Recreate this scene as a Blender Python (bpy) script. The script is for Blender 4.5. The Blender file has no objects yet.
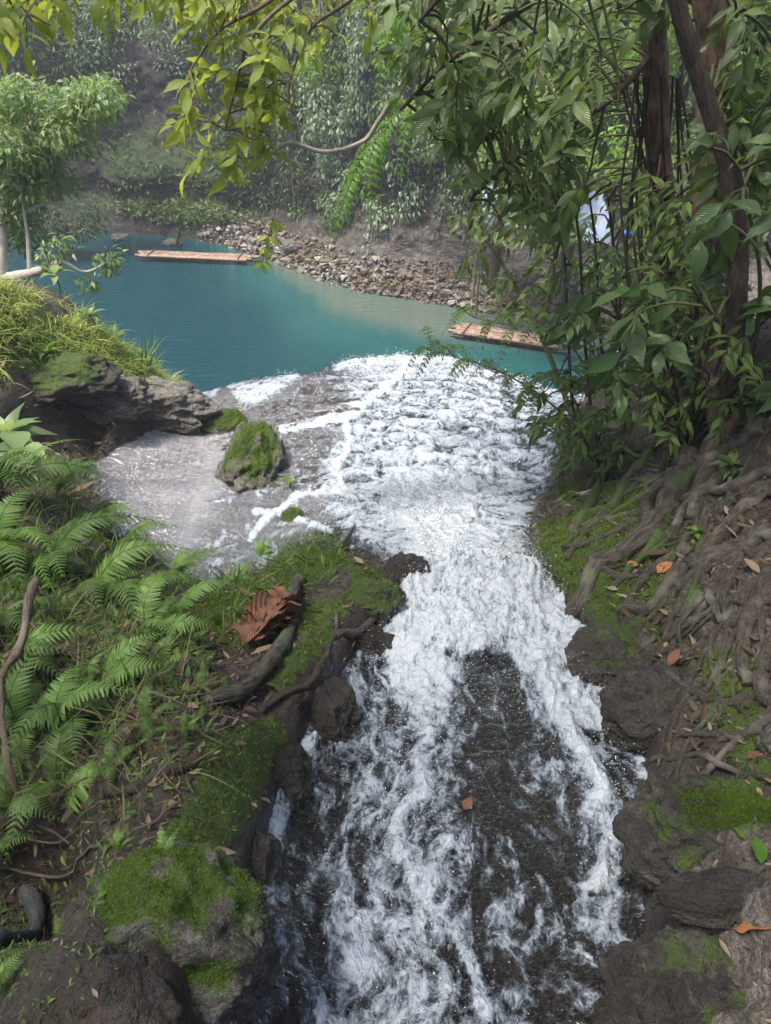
import bpy, math, random
import numpy as np
from math import radians, sin, cos, tan, pi
random.seed(7); RNG = np.random.default_rng(7)
SC = bpy.context.scene; COL = SC.collection
# ------------------------------------------------------------------ camera model
F = 745.0; CX, CY = 385.5, 512.0; TH = radians(35); CZ = 7.5      # pool surface is z = 0
def P(px, py, Y):
    xc = (np.asarray(px, float)-CX)/F; yc = (CY-np.asarray(py, float))/F
    t = np.asarray(Y, float)/(cos(TH)+yc*sin(TH))
    return np.stack(np.broadcast_arrays(xc*t, np.asarray(Y, float)+0*xc, CZ+t*(-sin(TH)+yc*cos(TH))), -1)
def proj(x, y, z):
    zr = z-CZ; d = y*cos(TH)-zr*sin(TH); u = y*sin(TH)+zr*cos(TH)
    d = np.maximum(d, .05)
    return CX+F*x/d, CY-F*u/d
def nrm(v): return v/np.maximum(np.linalg.norm(v, axis=-1, keepdims=True), 1e-9)
def ss(a, b, x):
    t = np.clip((x-a)/(b-a), 0, 1); return t*t*(3-2*t)
# ------------------------------------------------------------------ noise
_pr = np.random.default_rng(3); _perm = _pr.permutation(256); PERM = np.concatenate([_perm]*3)
_g = _pr.normal(size=(256, 3)); GR = _g/np.linalg.norm(_g, axis=1, keepdims=True)*1.3
def pn(x, y, z=0.0):
    x, y, z = np.broadcast_arrays(np.asarray(x, float), np.asarray(y, float), np.asarray(z, float))
    xi = np.floor(x).astype(int); yi = np.floor(y).astype(int); zi = np.floor(z).astype(int)
    fx, fy, fz = x-xi, y-yi, z-zi
    xi &= 255; yi &= 255; zi &= 255
    q = lambda t: t*t*t*(t*(t*6-15)+10)
    u, v, w = q(fx), q(fy), q(fz); r = 0
    for a in (0, 1):
        for b in (0, 1):
            for c in (0, 1):
                g = GR[PERM[PERM[PERM[xi+a]+yi+b]+zi+c]]
                d = g[..., 0]*(fx-a)+g[..., 1]*(fy-b)+g[..., 2]*(fz-c)
                r = r+d*(u if a else 1-u)*(v if b else 1-v)*(w if c else 1-w)
    return r
def fbm(x, y, z=0.0, o=4, g=.5, l=2.03):
    a = 1; r = 0
    for i in range(o):
        r = r+a*pn(x+i*17.3, y-i*9.1, z+i*3.7); a *= g; x = x*l; y = y*l; z = z*l
    return r
def rid(x, y, z=0.0, o=4, g=.5, l=2.07):
    a = 1; r = 0
    for i in range(o):
        r = r+a*(1-2*np.abs(pn(x+i*7.3, y+i*19.1, z+i*5.7))); a *= g; x = x*l; y = y*l; z = z*l
    return r/2
# ------------------------------------------------------------------ soft masks in plan (drawn through the view, kept in the world)
def polydist(px, py, poly):
    poly = np.array(poly, float); n = len(poly); ins = np.zeros(px.shape, bool); dm = np.full(px.shape, 1e9)
    for i in range(n):
        a = poly[i]; b = poly[(i+1) % n]; e = b-a
        t = np.clip(((px-a[0])*e[0]+(py-a[1])*e[1])/(e@e), 0, 1)
        dm = np.minimum(dm, np.hypot(px-a[0]-t*e[0], py-a[1]-t*e[1]))
        c = ((a[1] > py) != (b[1] > py))
        with np.errstate(divide='ignore', invalid='ignore'):
            xx = (b[0]-a[0])*(py-a[1])/(b[1]-a[1])+a[0]
        ins ^= c & (px < xx)
    return np.where(ins, dm, -dm)
def pm(px, py, poly, s): return ss(-s, s, polydist(px, py, poly))
def line(px, py, pts, w0, w1=None):
    w1 = w0 if w1 is None else w1; r = np.zeros(px.shape); pts = np.array(pts, float); n = len(pts)-1
    for i in range(n):
        a, b = pts[i], pts[i+1]; e = b-a
        t = np.clip(((px-a[0])*e[0]+(py-a[1])*e[1])/(e@e), 0, 1)
        w = w0+(w1-w0)*(i+t)/n
        r = np.maximum(r, np.exp(-(((px-a[0]-t*e[0])**2+(py-a[1]-t*e[1])**2)/w**2)))
    return r
STREAM = [(150,1500),(205,1024),(245,900),(275,800),(310,720),(345,665),(385,620),(405,578),(350,556),(318,545),(285,560),(235,588),(215,590),(170,572),
          (112,535),(85,470),(120,445),(182,412),(178,385),(250,340),(420,310),(600,370),(575,420),(556,470),(532,520),(530,560),(560,612),(600,650),(640,720),(648,780),(642,880),(660,1024),(720,1500)]
# ------------------------------------------------------------------ terrain
CTRL = [(320,1024,.72),(450,1024,.72),(620,1024,.71),(330,900,1.05),(480,900,1.06),(620,900,1.04),(300,800,1.42),(460,800,1.42),(630,800,1.38),
 (350,700,1.95),(470,700,1.95),(600,700,1.93),(400,640,2.45),(480,640,2.45),(580,640,2.4),(430,600,2.8),(520,600,2.8),
 (420,580,3.0),(480,578,3.0),(540,585,2.95),(425,560,3.40),(500,556,3.48),(450,530,4.15),(510,528,4.2),(340,530,4.2),(420,500,4.9),(500,500,4.9),(340,450,6.2),(450,450,6.2),(540,450,6.2),
 (380,400,8),(470,400,8),(550,412,7.6),(120,520,4.5),(200,562,3.9),(160,470,5.8),(190,425,7.4),(250,500,5.0),(270,440,6.5),(300,400,8.1),(240,395,8.4),
 (180,392,9),(240,380,9.2),(310,373,9.5),(340,358,10.4),(400,354,10.9),(450,357,10.6),(520,376,9.6),(580,396,8.8),
 (215,590,3.55),(300,552,3.95),(255,605,3.0),(330,590,3.0),(385,583,2.9),(300,650,2.3),(250,660,2.2),(340,690,1.93),(250,720,1.72),(190,700,1.78),(235,770,1.38),
 (200,850,1.06),(185,950,.74),(60,1010,.62),(20,890,1.16),(80,880,1.12),(100,780,1.36),(50,700,1.78),(100,640,2.25),(0,600,2.55),(100,575,3.1),(180,610,3.0),(0,500,3.7),(60,500,4.2),
 (80,470,5.2),(0,470,4.8),(50,440,6.0),(100,455,6.25),(70,392,6.6),(0,335,6.5),(0,292,7.8),(60,306,7.9),(100,342,7.8),(150,381,8.0),(180,403,8.2),(120,400,7.0),(150,425,7.0),
 (560,600,2.85),(540,535,4.0),(562,470,5.5),(600,560,3.0),(650,560,2.85),(700,560,2.65),(771,560,2.4),(600,500,4.2),(650,480,3.9),(700,470,3.5),(771,450,3.0),(650,430,4.7),
 (600,450,5.3),(771,380,3.5),(700,400,4.3),(620,400,6.6),(771,330,4.3),(640,660,2.12),(700,650,2.05),(771,640,1.88),(700,740,1.6),(771,720,1.55),(660,800,1.36),
 (730,800,1.29),(771,860,1.03),(680,900,1.0),(771,950,.77),(690,1024,.69),(771,1024,.65),(590,600,2.65)]
_C = np.array(CTRL, float); _W = P(_C[:, 0], _C[:, 1], _C[:, 2])
EXTRA = [(-6,3,-1.6),(-5.5,5,-2.2),(-7,7.5,-1.8),(-10,5,-.6),(-4,0,-1.1),(-8,-1,.2),(3,9.3,-4.0),(3,11,-4.6),(6,9,-3.3),(6,12,-4.4),(6,4,-.6),(10,6,.2),(5,0,-.6),(3,-1,-1.0),(0,-1.1,-1.7),
 (-3,-1,-1.3),(1.2,-1,-1.6),(-1.2,-1,-1.6),(12,12,-4),(12,9,-2),(-12,10,-2.0),(-12,13,-3),(-6,10,-3.3),(-4.2,10.6,-4.4),(-2.5,11,-4.7),(-1,12,-4.7),
 (.3,13,-4.9),(1.9,12,-4.8),(-10,8,-1.3),(3.6,6.5,-2.6),(4.5,7.5,-2.7),(0,15,-5.4),(6,15,-5.4),(-6,15,-5.4),(12,15,-5),(-12,15,-5)]
_E = np.array(EXTRA, float); _E[:, 2] += CZ
_A = np.vstack([_W, _E])
def wu(x, y): return np.stack([x/(y+2.5)*2.2, np.log(y+2.5)*1.6], -1)
_UV = wu(_A[:, 0], _A[:, 1])
def _k(r2): return .5*r2*np.log(r2+1e-12)
def _solve():
    n = len(_A); d = _UV[:, None]-_UV[None]; K = _k((d**2).sum(-1))+np.eye(n)*2e-4
    Pm = np.hstack([np.ones((n, 1)), _UV]); M = np.block([[K, Pm], [Pm.T, np.zeros((3, 3))]])
    return np.linalg.solve(M, np.concatenate([_A[:, 2], np.zeros(3)]))
_S = _solve()
def base(x, y):
    sh = np.shape(x); q = wu(np.ravel(x), np.ravel(y)); out = np.empty(len(q)); n = len(_A)
    for i in range(0, len(q), 60000):
        s = q[i:i+60000]; d2 = (s**2).sum(1)[:, None]+(_UV**2).sum(1)[None]-2*s@_UV.T
        out[i:i+60000] = _k(np.maximum(d2, 0))@_S[:n]+_S[n]+s@_S[n+1:]
    yy = np.ravel(y); yc = np.interp(np.ravel(x), [-12,-7,-4.6,-3.4,-2.73,-2.0,-1.06,-.6,.23,1.0,1.9,2.6,4,6,12], [9.6,9.2,8.9,8.7,8.9,9.1,9.4,10.2,10.8,10.5,9.5,8.8,8.3,8.6,9.2])
    e = np.maximum(yy-yc, 0); out = out-2.6*e**1.5
    return np.clip(out, -.9, CZ+1.5).reshape(sh)
def masks(x, y, z):
    px, py = proj(x, y, z); return px, py, pm(px, py, STREAM, 7)
def ground_z(x, y):
    b = base(x, y); px, py, st = masks(x, y, b)
    bank = (1-st)
    r1 = rid(x*1.9, y*1.9, 3.1, 4); r2 = fbm(x*7, y*7, 1.7, 4); r3 = rid(x*14+r2, y*14, 5.2, 3)
    near = ss(6, 2, y)
    d = bank*(.045+.09*(r1-.3)+.05*r2*(.6+.4*near)+.022*r3*(.4+near)+.010*rid(x*38, y*38, 1.1, 3)*near)
    edge = polydist(px, py, STREAM)
    d += bank*.05*ss(0, 26, -edge)
    # the left outcrop is craggier, with a hollow beneath the grass
    oc = pm(px, py, [(0,380),(60,370),(110,380),(180,400),(178,415),(120,440),(85,465),(0,470)], 10)
    d += oc*(.16*(rid(x*2.6, y*2.6, 9.0, 4)-.35))
    cave = pm(px, py, [(5,425),(60,412),(110,425),(95,455),(20,462)], 12); d -= cave*.28
    hol = pm(px, py, [(-40,860),(70,850),(95,900),(60,960),(-40,960)], 18); d -= hol*.22
    hr = pm(px, py, [(640,645),(700,650),(690,672),(650,668)], 8); d -= hr*.12
    # rocks under the water
    d += st*(-.055+.035*rid(x*6, y*4, 2.2, 4)+.02*fbm(x*22, y*16, 4.4, 3))
    dc = pm(px, py, [(470,660),(520,650),(580,760),(590,840),(560,940),(500,940),(480,800)], 20)
    d += dc*.02
    lf = pm(px, py, [(200,395),(335,375),(400,372),(330,440),(330,500),(250,500),(205,440)], 10)
    d += lf*st*(.02+.025*rid(x*3, y*3, 7., 4))
    return b+d
def G(px, py, lift=0.0, y0=.35, y1=14.0):
    """where the sight line through a point of the photograph meets the ground"""
    px = np.atleast_1d(np.asarray(px, float)); py = np.atleast_1d(np.asarray(py, float))
    Ys = np.exp(np.linspace(np.log(y0), np.log(y1), 260))
    Q = P(px[:, None], py[:, None], Ys[None, :])
    h = base(Q[..., 0], Q[..., 1])+.03; f = Q[..., 2]-h
    hit = (f < 0).any(1) & (Ys[np.argmax(f < 0, axis=1)] < 10.5); i = np.argmax(f < 0, axis=1); far = np.argmin(np.where(Ys[None] < 9.2, f, 1e9), axis=1); i = np.where(hit, i, far)
    lo = np.where(hit, Ys[np.maximum(i-2, 0)], Ys[i]); hi = np.where(hit, Ys[np.minimum(i+2, 259)], Ys[i])
    for _ in range(9):
        m = (lo+hi)/2; q = P(px, py, m); below = q[:, 2] < ground_z(q[:, 0], q[:, 1])
        hi = np.where(below, m, hi); lo = np.where(below, lo, m)
    q = P(px, py, (lo+hi)/2); q[:, 2] = ground_z(q[:, 0], q[:, 1])+lift
    return q
# ------------------------------------------------------------------ mesh helpers
def tag(o, label=None, cat=None, group=None, kind=None):
    if label: o['label'] = label
    if cat: o['category'] = cat
    if group: o['group'] = group
    if kind: o['kind'] = kind
    return o
def empty(name, loc, label=None, cat=None, group=None):
    o = bpy.data.objects.new(name, None); COL.objects.link(o); o.location = [float(v) for v in loc]
    o.empty_display_size = .1
    return tag(o, label, cat, group)
def make(name, V, Fc, mat, parent=None, attrs=None, uv=None, smooth=True, origin=None):
    """V (n,3) world; Fc list of int arrays (m,3) or (m,4)"""
    V = np.asarray(V, np.float32)
    Fc = Fc if isinstance(Fc, list) else [Fc]
    if origin is None: origin = np.array(parent.matrix_parent_world if False else (parent.get('_o') if parent else (0, 0, 0)), float)
    V = V-np.asarray(origin, np.float32)
    me = bpy.data.meshes.new(name)
    loops = np.concatenate([f.ravel() for f in Fc]).astype(np.int32)
    tot = np.concatenate([np.full(len(f), f.shape[1]) for f in Fc]).astype(np.int32)
    st = np.concatenate([[0], np.cumsum(tot)[:-1]]).astype(np.int32)
    me.vertices.add(len(V)); me.vertices.foreach_set('co', V.ravel())
    me.loops.add(len(loops)); me.loops.foreach_set('vertex_index', loops)
    me.polygons.add(len(tot)); me.polygons.foreach_set('loop_start', st); me.polygons.foreach_set('loop_total', tot)
    me.polygons.foreach_set('use_smooth', np.full(len(tot), smooth))
    for k, a in (attrs or {}).items():
        at = me.attributes.new(k, 'FLOAT', 'POINT'); at.data.foreach_set('value', np.asarray(a, np.float32).ravel())
    if uv is not None:
        l = me.uv_layers.new(name='UVMap'); l.data.foreach_set('uv', np.asarray(uv, np.float32)[loops].ravel())
    me.update(calc_edges=True)
    if mat: me.materials.append(mat)
    o = bpy.data.objects.new(name, me); COL.objects.link(o)
    if parent is not None: o.parent = parent
    elif any(origin): o.location = [float(v) for v in origin]
    return o
def thing(name, loc, label, cat, group=None):
    o = empty(name, loc, label, cat, group); o['_o'] = [float(v) for v in loc]; return o
def grid_faces(nv, nu):
    i = np.arange(nv-1)[:, None]*nu+np.arange(nu-1)[None]; i = i.ravel()
    return np.stack([i, i+1, i+nu+1, i+nu], 1)
class MB:
    def __init__(s): s.V = []; s.Q = []; s.T = []; s.A = []; s.U = []; s.n = 0
    def add(s, V, Q, tint=.5, uv=None):
        V = np.asarray(V, float).reshape(-1, 3); Q = np.asarray(Q)
        (s.Q if Q.shape[1] == 4 else s.T).append(Q+s.n); s.V.append(V)
        s.A.append(np.broadcast_to(np.asarray(tint, float), (len(V),)) if np.ndim(tint) < 2 else tint)
        s.U.append(np.zeros((len(V), 2)) if uv is None else uv); s.n += len(V)
    def build(s, name, mat, parent=None, smooth=True, origin=None):
        if not s.V: return None
        Fc = []
        if s.Q: Fc.append(np.concatenate(s.Q))
        if s.T: Fc.append(np.concatenate(s.T))
        return make(name, np.concatenate(s.V), Fc, mat, parent, {'tint': np.concatenate(s.A)}, np.concatenate(s.U), smooth, origin)
def smoothpath(pts, n):
    pts = np.asarray(pts, float)
    if len(pts) < 3:
        t = np.linspace(0, 1, n)[:, None]; return pts[0]*(1-t)+pts[-1]*t
    q = np.vstack([2*pts[0]-pts[1], pts, 2*pts[-1]-pts[-2]]); m = len(pts)-1
    t = np.linspace(0, m-1e-6, n); i = t.astype(int); f = (t-i)[:, None]
    a, b, c, d = q[i], q[i+1], q[i+2], q[i+3]
    return .5*((2*b)+(-a+c)*f+(2*a-5*b+4*c-d)*f**2+(-a+3*b-3*c+d)*f**3)
def tube(mb, path, rad, sides=8, tint=.5, rough=0.0, cap=True, fl=1.0, freq=6.0):
    path = np.asarray(path, float); n = len(path); rad = np.interp(np.linspace(0, 1, n), np.linspace(0, 1, len(np.atleast_1d(rad))), np.atleast_1d(rad))
    T = nrm(np.gradient(path, axis=0)); up = np.array([0, 0, 1.]) if abs(T[0][2]) < .9 else np.array([1., 0, 0])
    X = np.empty((n, 3)); x = nrm(np.cross(up, T[0]))
    for i in range(n):
        x = x-T[i]*(x@T[i]); x = x/max(np.linalg.norm(x), 1e-6); X[i] = x
    B = np.cross(T, X); th = np.linspace(0, 2*pi, sides, endpoint=False)
    r = rad[:, None]*np.ones(sides)
    if rough:
        q = path[:, None]+(X[:, None]*np.cos(th)[None, :, None]+B[:, None]*np.sin(th)[None, :, None])*rad[:, None, None]
        k = freq/max(rad.max(), .01)*.08
        r = r*(1+rough*fbm(q[..., 0]*k*2, q[..., 1]*k*2, q[..., 2]*k, 3)+rough*.5*rid(np.cos(th)*2+0*r, np.sin(th)*2+0*r, np.arange(n)[:, None]*.06+0*r, 2))
    V = path[:, None]+(X[:, None]*np.cos(th)[None, :, None]+B[:, None]*np.sin(th)[None, :, None]*fl)*r[..., None]
    i = np.arange(n-1)[:, None]*sides; j = np.arange(sides)[None]; k = (j+1) % sides
    Q = np.stack([i+j, i+k, i+sides+k, i+sides+j], -1).reshape(-1, 4)
    uv = np.stack([np.broadcast_to(np.linspace(0, 1, n)[:, None], (n, sides)), np.broadcast_to(th[None]/(2*pi), (n, sides))], -1).reshape(-1, 2)
    V = V.reshape(-1, 3); b0 = mb.n
    mb.add(V, Q, tint, uv)
    if cap:
        for e, r0 in ((0, 0), (n-1, (n-1)*sides)):
            c = path[e]+T[e]*rad[e]*(.4 if e else -.4); mb.add(np.vstack([V[r0:r0+sides], c]), np.stack([np.arange(sides), (np.arange(sides)+1) % sides, np.full(sides, sides)], 1), tint)
def leaves(mb, Bp, D, N, L, wr=.35, seg=4, droop=.25, fold=.18, tint=None, tip=1.3, wav=0.0, pw=.85):
    Bp = np.asarray(Bp, float); n = len(Bp)
    if n == 0: return
    D = nrm(np.asarray(D, float)); N = np.asarray(N, float); N = nrm(N-D*(N*D).sum(1, keepdims=True)); S = np.cross(D, N)
    L = np.broadcast_to(np.asarray(L, float), (n,)); wr = np.broadcast_to(np.asarray(wr, float), (n,)); droop = np.broadcast_to(np.asarray(droop, float), (n,))
    t = np.linspace(0, 1, seg+1); w = np.sin(pi*np.clip(t, 0, 1)**pw)**tip*.5; w[0] = .02; w[-1] = .01
    V = np.empty((n, seg+1, 3, 3)); ph = RNG.uniform(0, 6, n)
    for j, s in enumerate((-1, 0, 1)):
        along = t[None, :, None]*L[:, None, None]
        dz = -(droop[:, None]*t[None]**2*L[:, None]) + abs(s)*fold*w[None]*L[:, None]*wr[:, None]*2 + wav*s*np.sin(t[None]*9+ph[:, None])*w[None]*L[:, None]*.3
        V[:, :, j] = Bp[:, None]+D[:, None]*along*(1-.25*droop[:, None, None]*t[None, :, None])+S[:, None]*(s*w[None, :]*L[:, None]*wr[:, None])[..., None]+N[:, None]*dz[..., None]
    i = np.arange(seg)[:, None]*3+np.arange(2)[None]; i = i.ravel(); q = np.stack([i, i+1, i+4, i+3], 1)
    Q = (q[None]+np.arange(n)[:, None, None]*(seg+1)*3).reshape(-1, 4)
    uv = np.empty((n, seg+1, 3, 2)); uv[..., 0] = t[None, :, None]; uv[..., 1] = np.array([0, .5, 1])[None, None]
    if tint is None: tint = RNG.uniform(0, 1, n)
    mb.add(V.reshape(-1, 3), Q, np.repeat(np.broadcast_to(tint, (n,)), (seg+1)*3), uv.reshape(-1, 2))
def rv(n, s=1.0): return RNG.normal(size=(n, 3))*s
UP = np.array([0, 0, 1.])
# ------------------------------------------------------------------ materials
def newmat(name):
    m = bpy.data.materials.new(name); m.use_nodes = True; nt = m.node_tree; nt.nodes.clear()
    return m, nt
class NT:
    def __init__(s, name):
        s.m, s.t = newmat(name); s.out = s.n('ShaderNodeOutputMaterial')
    def n(s, ty, **k):
        nd = s.t.nodes.new(ty)
        for a, v in k.items(): setattr(nd, a, v)
        return nd
    def l(s, a, b): s.t.links.new(a, b)
    def put(s, sock, v):
        if hasattr(v, 'is_linked') or isinstance(v, bpy.types.NodeSocket): s.l(v, sock)
        else: sock.default_value = v
    def attr(s, name): return s.n('ShaderNodeAttribute', attribute_name=name).outputs['Fac']
    def math(s, op, a, b=0.0, c=0.0, clamp=False):
        d = s.n('ShaderNodeMath', operation=op, use_clamp=clamp); s.put(d.inputs[0], a); s.put(d.inputs[1], b)
        if op in ('MULTIPLY_ADD', 'SMOOTH_MIN'): s.put(d.inputs[2], c)
        return d.outputs[0]
    def rng(s, v, a, b, c=0.0, d=1.0, smooth=True):
        r = s.n('ShaderNodeMapRange', interpolation_type='SMOOTHSTEP' if smooth else 'LINEAR')
        for i, x in enumerate((v, a, b, c, d)): s.put(r.inputs[i], x)
        return r.outputs[0]
    def mix(s, f, a, b, blend='MIX'):
        d = s.n('ShaderNodeMix', data_type='RGBA', blend_type=blend); s.put(d.inputs[0], f); s.put(d.inputs[6], a); s.put(d.inputs[7], b); return d.outputs[2]
    def pos(s): return s.n('ShaderNodeNewGeometry').outputs['Position']
    def scale(s, v, sc):
        d = s.n('ShaderNodeVectorMath', operation='MULTIPLY'); s.l(v, d.inputs[0]); d.inputs[1].default_value = sc; return d.outputs[0]
    def noise(s, v, sc, det=4, rough=.55, dist=0.0, col=False):
        d = s.n('ShaderNodeTexNoise'); s.l(v, d.inputs['Vector']); d.inputs['Scale'].default_value = sc; d.inputs['Detail'].default_value = det
        d.inputs['Roughness'].default_value = rough; d.inputs['Distortion'].default_value = dist; return d.outputs['Color' if col else 'Fac']
    def voro(s, v, sc, feat='F1', out='Distance'):
        d = s.n('ShaderNodeTexVoronoi', feature=feat); s.l(v, d.inputs['Vector']); d.inputs['Scale'].default_value = sc; return d.outputs[out]
    def bump(s, h, st, dist=.02, nrmin=None):
        d = s.n('ShaderNodeBump'); s.put(d.inputs['Strength'], st); d.inputs['Distance'].default_value = dist; s.l(h, d.inputs['Height'])
        if nrmin is not None: s.l(nrmin, d.inputs['Normal'])
        return d.outputs[0]
    def prin(s, col, rough=.6, normal=None, spec=.5, **k):
        d = s.n('ShaderNodeBsdfPrincipled'); s.put(d.inputs['Base Color'], col); s.put(d.inputs['Roughness'], rough); s.put(d.inputs['Specular IOR Level'], spec)
        if normal is not None: s.l(normal, d.inputs['Normal'])
        for a, v in k.items(): s.put(d.inputs[a], v)
        return d.outputs[0]
    def mixs(s, f, a, b):
        d = s.n('ShaderNodeMixShader'); s.put(d.inputs[0], f); s.l(a, d.inputs[1]); s.l(b, d.inputs[2]); return d.outputs[0]
    def done(s, sh): s.l(sh, s.out.inputs['Surface']); return s.m
def C(r, g, b): return (r, g, b, 1)
def leafmat(name, c0, c1, c2, trans=.35, rough=.38, veins=True, spec=.5):
    t = NT(name); a = t.attr('tint'); uv = t.n('ShaderNodeTexCoord').outputs['UV']; sp = t.n('ShaderNodeSeparateXYZ'); t.l(uv, sp.inputs[0])
    col = t.mix(t.rng(a, 0, .55), C(*c0), C(*c1)); col = t.mix(t.rng(a, .6, 1.0), col, C(*c2))
    nz = t.noise(t.pos(), 9, 3); col = t.mix(t.math('MULTIPLY', nz, .5), col, C(c0[0]*.6, c0[1]*.65, c0[2]*.6))
    # worn tips and blotches
    bl = t.rng(t.noise(t.pos(), 38, 2), .66, .74, 0, .5); col = t.mix(bl, col, C(.12, .09, .03))
    nb = None
    if veins:
        d = t.math('ABSOLUTE', t.math('SUBTRACT', sp.outputs[1], .5)); mid = t.rng(d, .0, .035, 1, 0)
        sv = t.math('SINE', t.math('MULTIPLY_ADD', sp.outputs[0], 75, t.math('MULTIPLY', d, -38)))
        side = t.rng(sv, .8, 1.0, 0, .35); v = t.math('MAXIMUM', mid, side)
        col = t.mix(t.math('MULTIPLY', v, .25), col, C(min(1, c2[0]*1.5), min(1, c2[1]*1.4), c2[2]*1.3))
        nb = t.bump(t.math('MULTIPLY_ADD', sv, .22, t.math('MULTIPLY', nz, 2.5)), .5, .006)
    pr = t.prin(col, rough, nb, spec)
    tr = t.n('ShaderNodeBsdfTranslucent'); tc = t.mix(.5, col, C(c2[0]*1.6, c2[1]*1.7, c2[2]*.8)); t.l(tc, tr.inputs[0])
    return t.done(t.mixs(trans, pr, tr.outputs[0]))
M = {}
M['leaf_dark'] = leafmat('leaf_dark', (.060,.092,.030), (.098,.15,.045), (.18,.25,.075), .36, .36)
M['leaf_mid'] = leafmat('leaf_mid', (.06,.10,.025), (.10,.165,.035), (.17,.25,.05), .4, .4)
M['leaf_big'] = leafmat('leaf_big', (.055,.095,.032), (.08,.14,.042), (.12,.19,.055), .32, .34)
M['leaf_yellow'] = leafmat('leaf_yellow', (.13,.19,.026), (.22,.29,.04), (.38,.40,.06), .5, .42)
M['leaf_lime'] = leafmat('leaf_lime', (.06,.14,.016), (.10,.22,.02), (.17,.30,.03), .45, .45, False)
M['leaf_left'] = leafmat('leaf_left', (.10,.16,.06), (.18,.26,.10), (.33,.42,.17), .4, .45, False)
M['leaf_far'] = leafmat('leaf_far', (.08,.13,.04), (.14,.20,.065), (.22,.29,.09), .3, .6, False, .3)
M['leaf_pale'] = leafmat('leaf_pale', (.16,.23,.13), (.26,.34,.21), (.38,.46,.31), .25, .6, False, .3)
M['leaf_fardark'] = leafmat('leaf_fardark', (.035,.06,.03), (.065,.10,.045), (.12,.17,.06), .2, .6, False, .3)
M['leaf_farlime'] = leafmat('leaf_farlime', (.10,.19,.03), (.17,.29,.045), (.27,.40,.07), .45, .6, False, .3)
M['fern'] = leafmat('fern', (.06,.11,.028), (.12,.20,.048), (.22,.31,.08), .4, .5, False, .35)
M['fernbright'] = leafmat('fernbright', (.12,.21,.05), (.20,.32,.08), (.30,.42,.12), .4, .5, False, .35)
M['grass'] = leafmat('grass', (.13,.19,.035), (.27,.35,.085), (.50,.50,.20), .45, .6, False, .3)
M['moss'] = leafmat('moss', (.05,.085,.010), (.10,.165,.016), (.19,.28,.03), .35, .8, False, .2)
M['drygrass'] = leafmat('dry_grass', (.08,.065,.035), (.16,.13,.07), (.30,.26,.15), .3, .7, False, .3)
M['litter'] = leafmat('litter', (.03,.021,.014), (.10,.068,.04), (.30,.23,.15), .1, .7, False, .3)
def deadleaf(name, a, b):
    t = NT(name); uv = t.n('ShaderNodeTexCoord').outputs['UV']; sp = t.n('ShaderNodeSeparateXYZ'); t.l(uv, sp.inputs[0])
    d = t.math('ABSOLUTE', t.math('SUBTRACT', sp.outputs[1], .5)); sv = t.math('SINE', t.math('MULTIPLY_ADD', sp.outputs[0], 70, t.math('MULTIPLY', d, -40)))
    nz = t.noise(t.pos(), 30, 4); col = t.mix(nz, C(*a), C(*b)); col = t.mix(t.rng(sv, .75, 1, 0, .22), col, C(b[0]*1.4, b[1]*1.4, b[2]*1.3))
    return t.done(t.prin(col, .5, t.bump(t.math('MULTIPLY_ADD', sv, .3, nz), .7, .006), .4))
M['dead_brown'] = deadleaf('dead_brown', (.10,.04,.022), (.24,.11,.06)); M['dead_orange'] = deadleaf('dead_orange', (.30,.10,.03), (.45,.20,.07))
M['dead_yellow'] = deadleaf('dead_yellow', (.35,.24,.06), (.45,.33,.10))
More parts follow.
